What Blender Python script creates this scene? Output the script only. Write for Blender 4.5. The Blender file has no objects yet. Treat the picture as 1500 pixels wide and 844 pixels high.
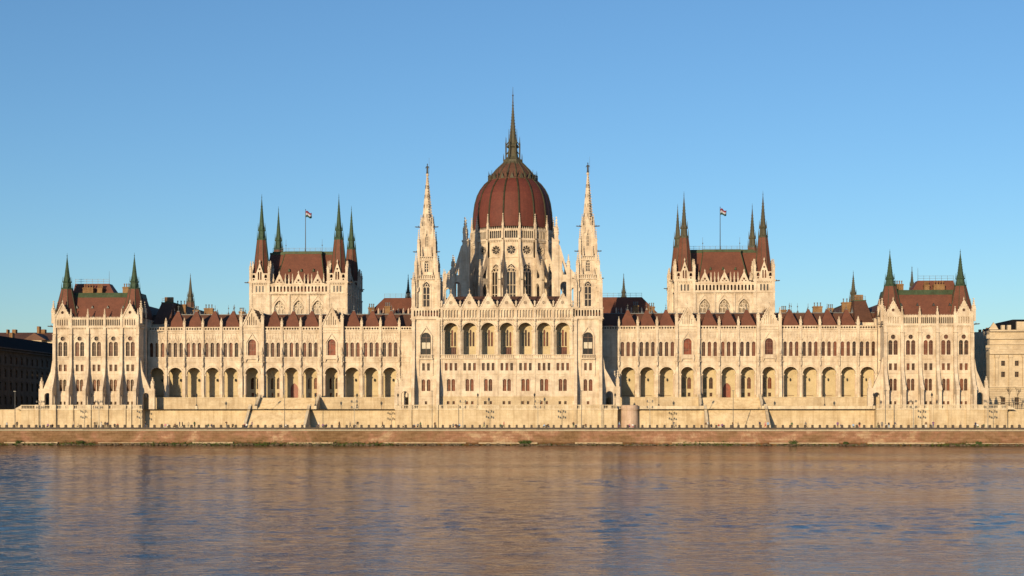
import bpy, math, random
from math import sin, cos, pi, radians, atan2, sqrt, tan
from mathutils import Vector, Matrix
from mathutils.geometry import tessellate_polygon
random.seed(7)
SC = bpy.context.scene
COL = SC.collection

# ------------------------------------------------------------------ camera model (measured from the photograph)
FPX = 2083.0; CAMD = 400.0; YAW = radians(2.3); CX = 17.0; CZ = 7.1
def cam_t(px, Y): return (Y + CAMD) / (cos(YAW) + (px - 750) / FPX * sin(YAW))
def PX(px, Y): return CX + cam_t(px, Y) * (-sin(YAW) + (px - 750) / FPX * cos(YAW))
def PZ(py, px, Y): return CZ + cam_t(px, Y) * (612 - py) / FPX

# ------------------------------------------------------------------ materials
def newmat(name):
    m = bpy.data.materials.new(name); m.use_nodes = True
    nt = m.node_tree; b = nt.nodes['Principled BSDF']
    return m, nt, b
def N(nt, kind, **kw):
    n = nt.nodes.new(kind)
    for k, v in kw.items():
        if k in n.inputs: n.inputs[k].default_value = v
        else: setattr(n, k, v)
    return n
def coords(nt, scale=(1, 1, 1), world=True):
    if world:
        g = nt.nodes.new('ShaderNodeNewGeometry'); src = g.outputs['Position']
    else:
        g = nt.nodes.new('ShaderNodeTexCoord'); src = g.outputs['Object']
    mp = nt.nodes.new('ShaderNodeMapping'); mp.inputs['Scale'].default_value = scale
    nt.links.new(src, mp.inputs['Vector'])
    return mp.outputs['Vector']
def ramp(nt, fac, stops):
    r = nt.nodes.new('ShaderNodeValToRGB'); e = r.color_ramp.elements
    while len(e) < len(stops): e.new(0.5)
    for i, (p, c) in enumerate(stops):
        e[i].position = p; e[i].color = (c[0], c[1], c[2], 1)
    nt.links.new(fac, r.inputs['Fac'])
    return r.outputs['Color']
def mixc(nt, fac, a, b, mode='MIX'):
    m = nt.nodes.new('ShaderNodeMix'); m.data_type = 'RGBA'; m.blend_type = mode
    for s, v in ((m.inputs[0], fac), (m.inputs[6], a), (m.inputs[7], b)):
        if hasattr(v, 'links'): nt.links.new(v, s)
        elif isinstance(v, (int, float)): s.default_value = v
        else: s.default_value = (v[0], v[1], v[2], 1)
    return m.outputs[2]
def noise(nt, vec, scale, detail=3, rough=0.5, dist=0.0):
    n = nt.nodes.new('ShaderNodeTexNoise')
    n.inputs['Scale'].default_value = scale; n.inputs['Detail'].default_value = detail
    n.inputs['Roughness'].default_value = rough; n.inputs['Distortion'].default_value = dist
    nt.links.new(vec, n.inputs['Vector'])
    return n.outputs['Fac']
def stone_mat(name, c0, c1, c2, rough=0.85, bump=0.25, big=0.08, streak=True, courses=0.0, cmix=0.75):
    m, nt, b = newmat(name)
    v = coords(nt)
    col = ramp(nt, noise(nt, v, big * 6, 5, 0.6), [(0.3, c0), (0.55, c1), (0.75, c2)])
    if streak:
        vs = coords(nt, (1.1, 1.1, 0.12))
        s = ramp(nt, noise(nt, vs, 1.0, 4, 0.6), [(0.34, (0.72, 0.66, 0.6)), (0.52, (1, 1, 1))])
        col = mixc(nt, 0.65, col, s, 'MULTIPLY')
    pt = ramp(nt, noise(nt, coords(nt, (1, 1, 1.6)), 0.17, 4, 0.65), [(0.36, (0.84, 0.81, 0.78)), (0.52, (1, 1, 1)), (0.68, (1.08, 1.07, 1.05))])
    col = mixc(nt, 0.8, col, pt, 'MULTIPLY')
    fine = ramp(nt, noise(nt, v, 3.5, 2, 0.6), [(0.3, (0.84, 0.82, 0.8)), (0.6, (1, 1, 1))])
    col = mixc(nt, 0.6, col, fine, 'MULTIPLY')
    if courses:
        vb = coords(nt, (1, 1, 1))
        sx = nt.nodes.new('ShaderNodeSeparateXYZ'); nt.links.new(vb, sx.inputs[0])
        cb = nt.nodes.new('ShaderNodeCombineXYZ')
        nt.links.new(sx.outputs['X'], cb.inputs['X']); nt.links.new(sx.outputs['Z'], cb.inputs['Y'])
        br = nt.nodes.new('ShaderNodeTexBrick')
        br.inputs['Scale'].default_value = 1.0; br.inputs['Mortar Size'].default_value = 0.03
        br.inputs['Brick Width'].default_value = courses * 2.2; br.inputs['Row Height'].default_value = courses
        br.inputs['Color1'].default_value = (1, 1, 1, 1); br.inputs['Color2'].default_value = (0.8, 0.74, 0.68, 1)
        br.inputs['Mortar'].default_value = (0.6, 0.52, 0.45, 1)
        nt.links.new(cb.outputs[0], br.inputs['Vector'])
        col = mixc(nt, cmix, col, br.outputs['Color'], 'MULTIPLY')
    nt.links.new(col, b.inputs['Base Color'])
    b.inputs['Roughness'].default_value = rough
    b.inputs['Specular IOR Level'].default_value = 0.2
    bp = nt.nodes.new('ShaderNodeBump'); bp.inputs['Strength'].default_value = bump; bp.inputs['Distance'].default_value = 0.15
    nt.links.new(noise(nt, v, 2.2, 4, 0.65), bp.inputs['Height'])
    nt.links.new(bp.outputs[0], b.inputs['Normal'])
    return m
M = {}
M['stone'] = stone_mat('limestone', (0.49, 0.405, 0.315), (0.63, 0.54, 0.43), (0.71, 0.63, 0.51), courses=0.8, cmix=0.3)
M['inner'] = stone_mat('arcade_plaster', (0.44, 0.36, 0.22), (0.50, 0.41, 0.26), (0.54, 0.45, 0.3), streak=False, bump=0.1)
M['pink'] = stone_mat('rosy_stone', (0.46, 0.33, 0.27), (0.52, 0.39, 0.3), (0.56, 0.44, 0.34))
M['base'] = stone_mat('base_stone', (0.46, 0.37, 0.25), (0.54, 0.44, 0.3), (0.58, 0.49, 0.35), courses=0.7, cmix=.4)
M['terrace'] = stone_mat('terrace_stone', (0.50, 0.40, 0.26), (0.58, 0.475, 0.325), (0.64, 0.53, 0.38), courses=0.7, cmix=.35, big=0.05)
M['coping'] = stone_mat('coping_stone', (0.5, 0.42, 0.3), (0.6, 0.51, 0.38), (0.64, 0.56, 0.42))
def tile_mat(name, c0, c1, row=0.5):
    m, nt, b = newmat(name)
    v = coords(nt)
    col = ramp(nt, noise(nt, v, 0.35, 5, 0.65), [(0.3, c0), (0.7, c1)])
    f = ramp(nt, noise(nt, coords(nt, (1, 1, 3)), 1.6, 3, 0.7), [(0.3, (0.7, 0.7, 0.7)), (0.65, (1.05, 1, 1))])
    col = mixc(nt, 0.7, col, f, 'MULTIPLY')
    w = nt.nodes.new('ShaderNodeTexWave'); w.bands_direction = 'Z'; w.inputs['Scale'].default_value = 1.0 / row * 0.5
    w.inputs['Distortion'].default_value = 0.4
    nt.links.new(v, w.inputs['Vector'])
    wr = ramp(nt, w.outputs['Fac'], [(0.0, (0.82, 0.82, 0.82)), (0.5, (1, 1, 1))])
    col = mixc(nt, 0.5, col, wr, 'MULTIPLY')
    nt.links.new(col, b.inputs['Base Color']); b.inputs['Roughness'].default_value = 0.7
    b.inputs['Specular IOR Level'].default_value = 0.3
    bp = nt.nodes.new('ShaderNodeBump'); bp.inputs['Strength'].default_value = 0.35; bp.inputs['Distance'].default_value = 0.1
    nt.links.new(noise(nt, v, 2.5, 3, 0.6), bp.inputs['Height']); nt.links.new(bp.outputs[0], b.inputs['Normal'])
    return m
M['tile'] = tile_mat('red_tile', (0.115, 0.045, 0.029), (0.175, 0.067, 0.041))
M['dometile'] = tile_mat('dome_tile', (0.10, 0.029, 0.02), (0.15, 0.041, 0.028))
M['tiledark'] = tile_mat('dull_tile', (0.085, 0.042, 0.028), (0.135, 0.064, 0.04))
M['copper'] = stone_mat('green_copper', (0.05, 0.062, 0.034), (0.06, 0.09, 0.05), (0.085, 0.08, 0.045), rough=0.6)
M['verdigris'] = stone_mat('green_patina', (0.035, 0.055, 0.035), (0.045, 0.085, 0.055), (0.06, 0.06, 0.035), rough=0.7, big=.25)
M['bronze'] = stone_mat('brown_green_copper', (0.055, 0.06, 0.04), (0.085, 0.075, 0.05), (0.06, 0.085, 0.055), rough=0.55)
M['brick'] = stone_mat('yellow_brick', (0.2, 0.12, 0.06), (0.27, 0.165, 0.085), (0.33, 0.22, 0.11), courses=0.35)
def plain(name, c, rough=0.6, metal=0.0, spec=0.4, var=0.25, scale=1.5):
    m, nt, b = newmat(name)
    v = coords(nt)
    col = ramp(nt, noise(nt, v, scale, 3, 0.6), [(0.3, [x * (1 - var) for x in c]), (0.7, [min(1, x * (1 + var)) for x in c])])
    nt.links.new(col, b.inputs['Base Color'])
    b.inputs['Roughness'].default_value = rough; b.inputs['Metallic'].default_value = metal
    b.inputs['Specular IOR Level'].default_value = spec
    return m
M['rib'] = plain('dark_rib', (0.035, 0.032, 0.018), .7, spec=.2)
M['iron'] = plain('dark_iron', (0.03, 0.03, 0.032), 0.5)
M['lead'] = plain('grey_lead', (0.12, 0.13, 0.14), 0.5)
M['polegrey'] = plain('grey_steel', (0.1, 0.1, 0.1), 0.4)
M['polelight'] = plain('pale_steel', (0.3, 0.28, 0.24), 0.5)
M['globe'] = plain('lamp_glass', (0.22, 0.2, 0.17), 0.25)
M['asphalt'] = plain('asphalt', (0.05, 0.048, 0.046), 0.9, var=0.3)
M['paving'] = plain('paving', (0.2, 0.18, 0.15), 0.9, var=0.2)
M['door'] = plain('red_brown_wood', (0.22, 0.06, 0.03), 0.5)
M['darkstone'] = plain('dark_granite', (0.07, 0.055, 0.045), 0.8)
M['bark'] = plain('bark', (0.06, 0.045, 0.035), 0.9)
M['leaf'] = plain('leaf', (0.05, 0.085, 0.02), 0.7, var=0.4)
M['rock'] = stone_mat('wet_rock', (0.05, 0.04, 0.028), (0.13, 0.1, 0.07), (0.22, 0.17, 0.11), big=0.4, streak=False, bump=0.6)
M['algae'] = plain('algae', (0.045, 0.075, 0.012), 0.7, var=0.5, scale=0.8)
M['skin'] = plain('skin', (0.45, 0.27, 0.19), 0.6, var=0.1)
def glass_mat(name, dark, blind, share):
    m, nt, b = newmat(name)
    oi = nt.nodes.new('ShaderNodeObjectInfo')
    c1 = ramp(nt, oi.outputs['Random'], [(0.0, dark), (share, [d * 0.5 + q * 0.5 for d, q in zip(dark, blind)]), (1.0, blind)])
    v = coords(nt)
    f = ramp(nt, noise(nt, v, 0.9, 2, 0.5), [(0.35, (0.45, 0.45, 0.45)), (0.6, (1, 1, 1))])
    nt.links.new(mixc(nt, 0.8, c1, f, 'MULTIPLY'), b.inputs['Base Color'])
    b.inputs['Roughness'].default_value = 0.04; b.inputs['Specular IOR Level'].default_value = 0.4
    return m
M['glass'] = glass_mat('window_glass', (0.025, 0.015, 0.010), (0.19, 0.06, 0.03), 0.6)
M['glassred'] = glass_mat('curtained_glass', (0.08, 0.026, 0.016), (0.22, 0.058, 0.03), 0.5)
M['glassgrey'] = glass_mat('leaded_glass', (0.02, 0.017, 0.015), (0.05, 0.03, 0.02), 0.5)
M['dusty'] = plain('dusty_glass', (0.2, 0.155, 0.105), .4, scale=.8)
M['glassdark'] = plain('dark_glass', (0.02, 0.014, 0.012), 0.15)
M['blind'] = plain('cream_blind', (0.5, 0.45, 0.36), 0.8, var=.1)
M['frame'] = plain('window_frame', (0.17, 0.09, 0.055), 0.5, var=0.1)
# quay wall : blotchy reddish blocks
def quay_mat():
    m, nt, b = newmat('quay_blocks')
    v = coords(nt)
    col = ramp(nt, noise(nt, v, 0.09, 5, 0.7, 0.5), [(0.36, (0.17, 0.105, 0.055)), (0.46, (0.235, 0.145, 0.085)), (0.53, (0.29, 0.16, 0.105)), (0.62, (0.40, 0.285, 0.185))])
    f = ramp(nt, noise(nt, coords(nt, (0.35, 1, 1.4)), 1.1, 4, 0.7), [(0.3, (0.6, 0.56, 0.5)), (0.55, (1, 1, 1)), (0.72, (1.25, 1.2, 1.1))])
    col = mixc(nt, 0.8, col, f, 'MULTIPLY')
    sx = nt.nodes.new('ShaderNodeSeparateXYZ'); nt.links.new(v, sx.inputs[0])
    cb = nt.nodes.new('ShaderNodeCombineXYZ')
    nt.links.new(sx.outputs['X'], cb.inputs['X']); nt.links.new(sx.outputs['Z'], cb.inputs['Y'])
    br = nt.nodes.new('ShaderNodeTexBrick'); br.inputs['Scale'].default_value = 1.0
    br.inputs['Brick Width'].default_value = 1.6; br.inputs['Row Height'].default_value = 0.62; br.inputs['Mortar Size'].default_value = 0.035
    br.inputs['Color1'].default_value = (1, 1, 1, 1); br.inputs['Color2'].default_value = (0.78, 0.72, 0.66, 1); br.inputs['Mortar'].default_value = (0.6, 0.5, 0.45, 1)
    nt.links.new(cb.outputs[0], br.inputs['Vector'])
    col = mixc(nt, 0.8, col, br.outputs['Color'], 'MULTIPLY')
    # damp stain line near the water (real staining of the masonry)
    nz = noise(nt, coords(nt, (0.2, 1, 1)), 1.0, 3, 0.6)
    ad = nt.nodes.new('ShaderNodeMath'); ad.operation = 'MULTIPLY_ADD'; ad.inputs[1].default_value = 0.8
    nt.links.new(nz, ad.inputs[0]); nt.links.new(sx.outputs['Z'], ad.inputs[2])
    st = ramp(nt, ad.outputs[0], [(0.0, (0.35, 0.33, 0.25)), (1.0, (0.55, 0.5, 0.4))])
    mr = nt.nodes.new('ShaderNodeMapRange'); mr.inputs['From Min'].default_value = 0.9; mr.inputs['From Max'].default_value = 1.5
    nt.links.new(ad.outputs[0], mr.inputs['Value'])
    col = mixc(nt, mr.outputs[0], mixc(nt, 1.0, col, (0.5, 0.45, 0.33), 'MULTIPLY'), col)
    nt.links.new(col, b.inputs['Base Color']); b.inputs['Roughness'].default_value = 0.9; b.inputs['Specular IOR Level'].default_value = 0.2
    bp = nt.nodes.new('ShaderNodeBump'); bp.inputs['Strength'].default_value = 0.5; bp.inputs['Distance'].default_value = 0.2
    nt.links.new(noise(nt, v, 1.8, 4, 0.65), bp.inputs['Height']); nt.links.new(bp.outputs[0], b.inputs['Normal'])
    return m
M['quay'] = quay_mat()
M['ledge'] = stone_mat('ledge_stone', (0.34, 0.27, 0.18), (0.42, 0.33, 0.22), (0.48, 0.39, 0.27), big=0.3)
def water_mat():
    m, nt, b = newmat('river_water')
    gl = nt.nodes.new('ShaderNodeBsdfGlossy'); gl.inputs['Color'].default_value = (.80, .75, .77, 1); gl.inputs['Roughness'].default_value = .05
    df = nt.nodes.new('ShaderNodeBsdfDiffuse'); df.inputs['Color'].default_value = (.022, .018, .016, 1)
    fr_ = nt.nodes.new('ShaderNodeFresnel'); fr_.inputs['IOR'].default_value = 1.33; mx = nt.nodes.new('ShaderNodeMixShader')
    nt.links.new(fr_.outputs[0], mx.inputs[0]); nt.links.new(df.outputs[0], mx.inputs[1]); nt.links.new(gl.outputs[0], mx.inputs[2])
    nt.links.new(mx.outputs[0], nt.nodes['Material Output'].inputs['Surface'])
    h = None
    def add(prev, fac, w):
        mm = nt.nodes.new('ShaderNodeMath'); mm.operation = 'MULTIPLY_ADD'; mm.inputs[1].default_value = w
        nt.links.new(fac, mm.inputs[0])
        if prev is None: mm.inputs[2].default_value = 0
        else: nt.links.new(prev, mm.inputs[2])
        return mm.outputs[0]
    # heights in metres; calm and ruffled patches
    patch = ramp(nt, noise(nt, coords(nt, (0.010, 0.035, 1)), 1.0, 3, 0.55), [(0.35, (0.45,) * 3), (0.65, (1.25,) * 3)])
    h = add(h, noise(nt, coords(nt, (1.2, 1.9, 1)), 1.0, 3, 0.6, 0.4), WAT[2])
    h = add(h, noise(nt, coords(nt, (3.2, 5.5, 1)), 1.0, 2, 0.5), WAT[3])
    mu = nt.nodes.new('ShaderNodeMath'); mu.operation = 'MULTIPLY'
    nt.links.new(h, mu.inputs[0]); nt.links.new(patch, mu.inputs[1])
    bp = nt.nodes.new('ShaderNodeBump'); bp.inputs['Strength'].default_value = 1.0; bp.inputs['Distance'].default_value = 1.0
    nt.links.new(mu.outputs[0], bp.inputs['Height'])
    for q in (gl, df, fr_): nt.links.new(bp.outputs[0], q.inputs['Normal'])
    nt.nodes.remove(b)
    return m
WAT = (0.0, 0.0, 0.06, 0.026)
M['water'] = water_mat()

# ------------------------------------------------------------------ mesh builder (local frame: u along wall, v up, w outward)
class MB:
    def __init__(s, o=(0, 0, 0), ang=0.0):
        s.v = []; s.f = []; s.m = []; s.mats = []; s.zf = None; s.fr(o, ang)
    def fr(s, o=(0, 0, 0), ang=0.0):        # ang=0 : front wall, u=+X, w=-Y
        s.o = Vector(o); s.U = Vector((cos(ang), sin(ang), 0)); s.W = Vector((sin(ang), -cos(ang), 0)); return s
    def mi(s, mat):
        if mat not in s.mats: s.mats.append(mat)
        return s.mats.index(mat)
    def p(s, u, v, w):
        v = s.zf(v) if s.zf else v
        s.v.append(tuple(s.o + s.U * u + s.W * w + Vector((0, 0, v)))); return len(s.v) - 1
    def face(s, idx, mat): s.f.append(tuple(idx)); s.m.append(s.mi(mat))
    def box(s, u0, u1, v0, v1, w0, w1, mat='stone'):
        a = [s.p(u, v, w) for w in (w0, w1) for v in (v0, v1) for u in (u0, u1)]
        for q in ((0, 2, 3, 1), (4, 5, 7, 6), (0, 1, 5, 4), (2, 6, 7, 3), (0, 4, 6, 2), (1, 3, 7, 5)):
            s.face([a[i] for i in q], mat)
    def prism(s, poly, w0, w1, mat='stone', holes=(), rev=None):
        """polygon in (u,v) extruded from w0 (back) to w1 (front), with through holes"""
        loops = [list(poly)] + [list(h) for h in holes]
        flat = [q for l in loops for q in l]
        tris = tessellate_polygon([[Vector((a, b, 0)) for a, b in l] for l in loops])
        for w in (w0, w1):
            ids = [s.p(a, b, w) for a, b in flat]
            for t in tris: s.face([ids[i] for i in t], mat)
        for k, l in enumerate(loops):
            n = len(l); mm = mat if k == 0 else (rev or mat)
            f = [s.p(a, b, w1) for a, b in l]; g = [s.p(a, b, w0) for a, b in l]
            for i in range(n): s.face((f[i], f[(i + 1) % n], g[(i + 1) % n], g[i]), mm)
    def prof(s, poly, u0, u1, mat='stone', holes=(), rev=None):
        """polygon in (w,v) extruded along u"""
        loops = [list(poly)] + [list(h) for h in holes]
        flat = [q for l in loops for q in l]
        tris = tessellate_polygon([[Vector((a, b, 0)) for a, b in l] for l in loops])
        for u in (u0, u1):
            ids = [s.p(u, b, a) for a, b in flat]
            for t in tris: s.face([ids[i] for i in t], mat)
        for k, l in enumerate(loops):
            n = len(l)
            f = [s.p(u0, b, a) for a, b in l]; g = [s.p(u1, b, a) for a, b in l]
            for i in range(n): s.face((f[i], f[(i + 1) % n], g[(i + 1) % n], g[i]), mat)
    def ring(s, cu, cv, r0, r1, w0, w1, a0=0, a1=pi, n=12, mat='stone'):
        P = [(cu + r1 * cos(a0 + (a1 - a0) * i / n), cv + r1 * sin(a0 + (a1 - a0) * i / n)) for i in range(n + 1)]
        Q = [(cu + r0 * cos(a0 + (a1 - a0) * i / n), cv + r0 * sin(a0 + (a1 - a0) * i / n)) for i in range(n + 1)]
        for i in range(n):
            f = [s.p(*P[i], w1), s.p(*P[i + 1], w1), s.p(*Q[i + 1], w1), s.p(*Q[i], w1)]
            s.face(f, mat)
            s.face([s.p(*P[i], w0), s.p(*P[i + 1], w0), f[1], f[0]], mat)
            s.face([s.p(*Q[i], w0), s.p(*Q[i + 1], w0), f[2], f[3]], mat)
    def lathe(s, cu, cw, prof, n=8, rot=None, mat='stone', cap=True, sx=1, sw=1):
        if rot is None: rot = pi / n
        rings = []
        for r, v in prof:
            rings.append([s.p(cu + r * sx * cos(rot + 2 * pi * i / n), v, cw + r * sw * sin(rot + 2 * pi * i / n)) for i in range(n)])
        for a, b in zip(rings, rings[1:]):
            for i in range(n): s.face((a[i], a[(i + 1) % n], b[(i + 1) % n], b[i]), mat)
        if cap:
            if prof[0][0] > 1e-3: s.face(rings[0][::-1], mat)
            if prof[-1][0] > 1e-3: s.face(rings[-1], mat)
    def pyr(s, cu, cw, hu, hw, v0, v1, mat='stone', top=0.0):
        s.frustum(cu - hu, cu + hu, cw - hw, cw + hw, v0, cu - hu * top, cu + hu * top, cw - hw * top, cw + hw * top, v1, mat)
    def frustum(s, u0, u1, w0, w1, v0, a0, a1, b0, b1, v1, mat):
        A = [s.p(u0, v0, w0), s.p(u1, v0, w0), s.p(u1, v0, w1), s.p(u0, v0, w1)]
        B = [s.p(a0, v1, b0), s.p(a1, v1, b0), s.p(a1, v1, b1), s.p(a0, v1, b1)]
        for i in range(4): s.face((A[i], A[(i + 1) % 4], B[(i + 1) % 4], B[i]), mat)
        s.face(A[::-1], mat); s.face(B, mat)
    def tube(s, a, b, r, r2=None, n=6, mat='iron'):
        """world-space tube between local points (u,v,w)"""
        A = s.o + s.U * a[0] + s.W * a[2] + Vector((0, 0, a[1])); B = s.o + s.U * b[0] + s.W * b[2] + Vector((0, 0, b[1]))
        d = (B - A).normalized(); x = d.orthogonal().normalized(); y = d.cross(x)
        r2 = r if r2 is None else r2; R = []
        for c, rr in ((A, r), (B, r2)):
            ids = []
            for i in range(n):
                q = c + x * rr * cos(2 * pi * i / n) + y * rr * sin(2 * pi * i / n)
                s.v.append(tuple(q)); ids.append(len(s.v) - 1)
            R.append(ids)
        for i in range(n): s.face((R[0][i], R[0][(i + 1) % n], R[1][(i + 1) % n], R[1][i]), mat)
        s.face(R[0][::-1], mat); s.face(R[1], mat)
    def mesh(s, name, origin=(0, 0, 0), smooth=False):
        me = bpy.data.meshes.new(name)
        ox, oy, oz = origin
        me.from_pydata([(a - ox, b - oy, c - oz) for a, b, c in s.v], [], s.f)
        for mt in s.mats: me.materials.append(M[mt] if isinstance(mt, str) else mt)
        me.polygons.foreach_set('material_index', s.m)
        if smooth: me.polygons.foreach_set('use_smooth', [True] * len(me.polygons))
        me.update(); return me

WPOS = {}
def link(name, me, parent=None, loc=(0, 0, 0), rotz=0.0):
    o = bpy.data.objects.new(name, me); COL.objects.link(o)
    loc = Vector(loc); WPOS[o.name] = loc
    if parent is not None:
        o.parent = parent; o.location = loc - WPOS[parent.name]
    else: o.location = loc
    o.rotation_euler = (0, 0, rotz)
    return o
def build(mb, name, parent=None, loc=(0, 0, 0), smooth=False):
    return link(name, mb.mesh(name, loc, smooth), parent, loc)
def tag(o, label=None, cat=None, group=None, kind=None):
    if label: o['label'] = label
    if cat: o['category'] = cat
    if group: o['group'] = group
    if kind: o['kind'] = kind
    return o
def struct(o): o['kind'] = 'structure'; return o

# ---- outline shapes
def rect(cu, v0, w, h): return [(cu - w / 2, v0), (cu + w / 2, v0), (cu + w / 2, v0 + h), (cu - w / 2, v0 + h)]
def roundarch(cu, v0, w, h, n=10):
    r = w / 2; sp = v0 + h - r
    return [(cu - r, v0), (cu + r, v0)] + [(cu + r * cos(pi * i / n), sp + r * sin(pi * i / n)) for i in range(n + 1)]
def pointed(cu, v0, w, h, n=5):
    r = w * 0.85; rise = sqrt(r * r - (r - w / 2) ** 2); sp = v0 + h - rise
    a = math.acos((r - w / 2) / r)
    R = [(cu + w / 2 - r + r * cos(a * i / n), sp + r * sin(a * i / n)) for i in range(n + 1)]
    L = [(2 * cu - x, y) for x, y in R[::-1][1:]]
    return [(cu - w / 2, v0), (cu + w / 2, v0)] + R + L
def circ(cu, cv, r, n=14): return [(cu + r * cos(2 * pi * i / n), cv + r * sin(2 * pi * i / n)) for i in range(n)]
def diamond(cu, cv, r): return [(cu - r, cv), (cu, cv - r), (cu + r, cv), (cu, cv + r)]

# ---- shared meshes for windows, pinnacles ... (origin at the sill centre / base)
MESH = {}
def win_mesh(kind, w, h, shape='round', glass='glass', mull=1, trans=1):
    key = (kind, round(w, 2), round(h, 2), shape, glass, mull)
    if key in MESH: return MESH[key]
    mb = MB()
    f = {'round': roundarch, 'pointed': pointed, 'rect': rect}[shape]
    mb.prism(f(0, 0, w + .06, h + .04), -0.06, 0.0, glass)
    t = 0.07 if w > 0.9 else 0.05
    for i in range(mull):
        x = -w / 2 + w * (i + 1) / (mull + 1); mb.box(x - t / 2, x + t / 2, 0, h * 0.9, 0.0, 0.06, 'frame')
    for i in range(trans):
        z = h * (i + 1) / (trans + 1) * 1.15; mb.box(-w / 2, w / 2, z - t / 2, z + t / 2, 0.0, 0.05, 'frame')
    mb.box(-w / 2, -w / 2 + t, 0, h * 0.8, 0.0, 0.05, 'frame'); mb.box(w / 2 - t, w / 2, 0, h * 0.8, 0.0, 0.05, 'frame')
    MESH[key] = mb.mesh(kind); return MESH[key]
def tracery_mesh(kind, w, h, lights, glass='glassgrey'):
    """pointed window: stone mullions, heads and foiled circles in front of dark leaded glass"""
    key = (kind, w, h, lights)
    if key in MESH: return MESH[key]
    mb = MB(); mb.prism(pointed(0, 0, w + .1, h + .06), -0.3, -0.2, glass)
    lw = w / lights; hh = h - w * 0.95
    for i in range(lights + 1):
        x = -w / 2 + lw * i; mb.box(x - 0.1, x + 0.1, 0, hh, -0.2, 0.08)
    for i in range(lights):
        x = -w / 2 + lw * (i + .5); mb.ring(x, hh, lw / 2 - 0.1, lw / 2 + 0.08, -0.2, 0.06)
    for z in (h * 0.28, h * 0.5): mb.box(-w / 2, w / 2, z - .07, z + .07, -0.2, 0.02)
    r = w * 0.22
    if lights > 2:
        for sx in (-1, 1): mb.ring(sx * w * .22, hh + lw * .5 + r * .75, r * .62, r * .95, -0.2, .06, 0, 2 * pi, 10)
        mb.ring(0, hh + lw * .5 + r * 2.2, r * .5, r * .82, -0.2, .06, 0, 2 * pi, 10)
    else: mb.ring(0, hh + lw * .5 + r * 1.0, r * .7, r * 1.1, -0.2, .06, 0, 2 * pi, 10)
    MESH[key] = mb.mesh(kind); return MESH[key]
def foil(cu, cv, r, petals=8, n=5):
    P = []
    for i in range(petals):
        a = 2 * pi * i / petals; cx_, cy_ = cu + r * .66 * cos(a), cv + r * .66 * sin(a); q = r * .34
        for j in range(n): b = a - pi * .62 + pi * 1.24 * j / (n - 1); P.append((cx_ + q * cos(b), cy_ + q * sin(b)))
    return P
def rose_mesh(r, petals=8):
    key = ('rose', r)
    if key in MESH: return MESH[key]
    mb = MB(); mb.prism(circ(0, 0, r + .03), -0.3, -0.25, 'glassdark')
    mb.lathe(0, 0, [(r * .16, -.02), (r * .16, .02)], 8) if False else None
    mb.ring(0, 0, r * .12, r * .2, -.25, -.05, 0, 2 * pi, 8)
    for i in range(petals):
        a = 2 * pi * (i + .5) / petals; mb.tube((cos(a) * r * .2, sin(a) * r * .2, -.15), (cos(a) * r, sin(a) * r, -.15), .045, None, 4, 'stone')
    MESH[key] = mb.mesh('rose'); return MESH[key]
def pin_mesh(hw, hs, hp, mat='stone'):
    """gothic pinnacle: square shaft with little gablets, crocketed spirelet and finial"""
    key = ('pin', hw, hs, hp, mat)
    if key in MESH: return MESH[key]
    mb = MB()
    mb.box(-hw, hw, 0, hs, -hw, hw, mat)
    mb.box(-hw * 1.25, hw * 1.25, hs - .12, hs + .08, -hw * 1.25, hw * 1.25, mat)
    for k in range(4):
        mb.fr((0, 0, 0), k * pi / 2)
        mb.prism([(-hw, hs), (hw, hs), (0, hs + hw * 2.6)], hw * .6, hw * 1.12, mat)
    mb.fr()
    mb.lathe(0, 0, [(hw * 1.05, hs + .06), (hw * .55, hs + hp * .5), (.05, hs + hp * .93)], 4, pi / 4, mat)
    for j in range(1, 5):
        r = hw * 1.05 * (1 - j / 5.5) + .04; z = hs + hp * j / 5.6; c = hw * .2 + .03
        for k in range(4):
            a = pi / 4 + k * pi / 2
            mb.box(r * cos(a) - c, r * cos(a) + c, z - c, z + c, r * sin(a) - c, r * sin(a) + c, mat)
    c = hw * .35 + .03
    mb.box(-c, c, hs + hp * .88, hs + hp * .95, -c, c, mat)
    mb.tube((0, hs + hp * .9, 0), (0, hs + hp, 0), .045, .02, 4, mat)
    MESH[key] = mb.mesh('pinnacle'); return MESH[key]
def statue_mesh(h=1.7):
    key = ('statue', h)
    if key in MESH: return MESH[key]
    mb = MB()
    mb.lathe(0, 0, [(.30, -.25), (.34, 0)], 8)
    mb.lathe(0, 0, [(.28, 0), (.24, h * .35), (.2, h * .55), (.27, h * .78), (.09, h * .84), (.08, h * .87), (.12, h * .92), (.11, h * .97), (.03, h * 1.0)], 10, sw=.75)
    for sx in (-1, 1):
        mb.tube((sx * .25, h * .78, 0), (sx * .3, h * .55, .08), .07, .055, 6, 'stone')
        mb.tube((sx * .3, h * .55, .08), (sx * .12, h * .5, .24), .055, .045, 6, 'stone')
    MESH[key] = mb.mesh('statue', smooth=True); return MESH[key]
def gargoyle_mesh():
    if 'garg' in MESH: return MESH['garg']
    mb = MB()
    mb.lathe(0, 0, [(.01, 0)], 4) if False else None
    mb.tube((0, 0, -.1), (0, .08, 1.0), .17, .13, 6, 'darkstone')
    mb.tube((0, .08, 1.0), (0, .12, 1.45), .17, .10, 6, 'darkstone')
    mb.prism([(-.28, .1), (0, .42), (.28, .1)], .35, .5, 'darkstone')
    MESH['garg'] = mb.mesh('gargoyle'); return MESH['garg']
def sub(name, me, parent, x, y, z, rotz=0.0): return link(name, me, parent, (x, y, z), rotz)

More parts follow.
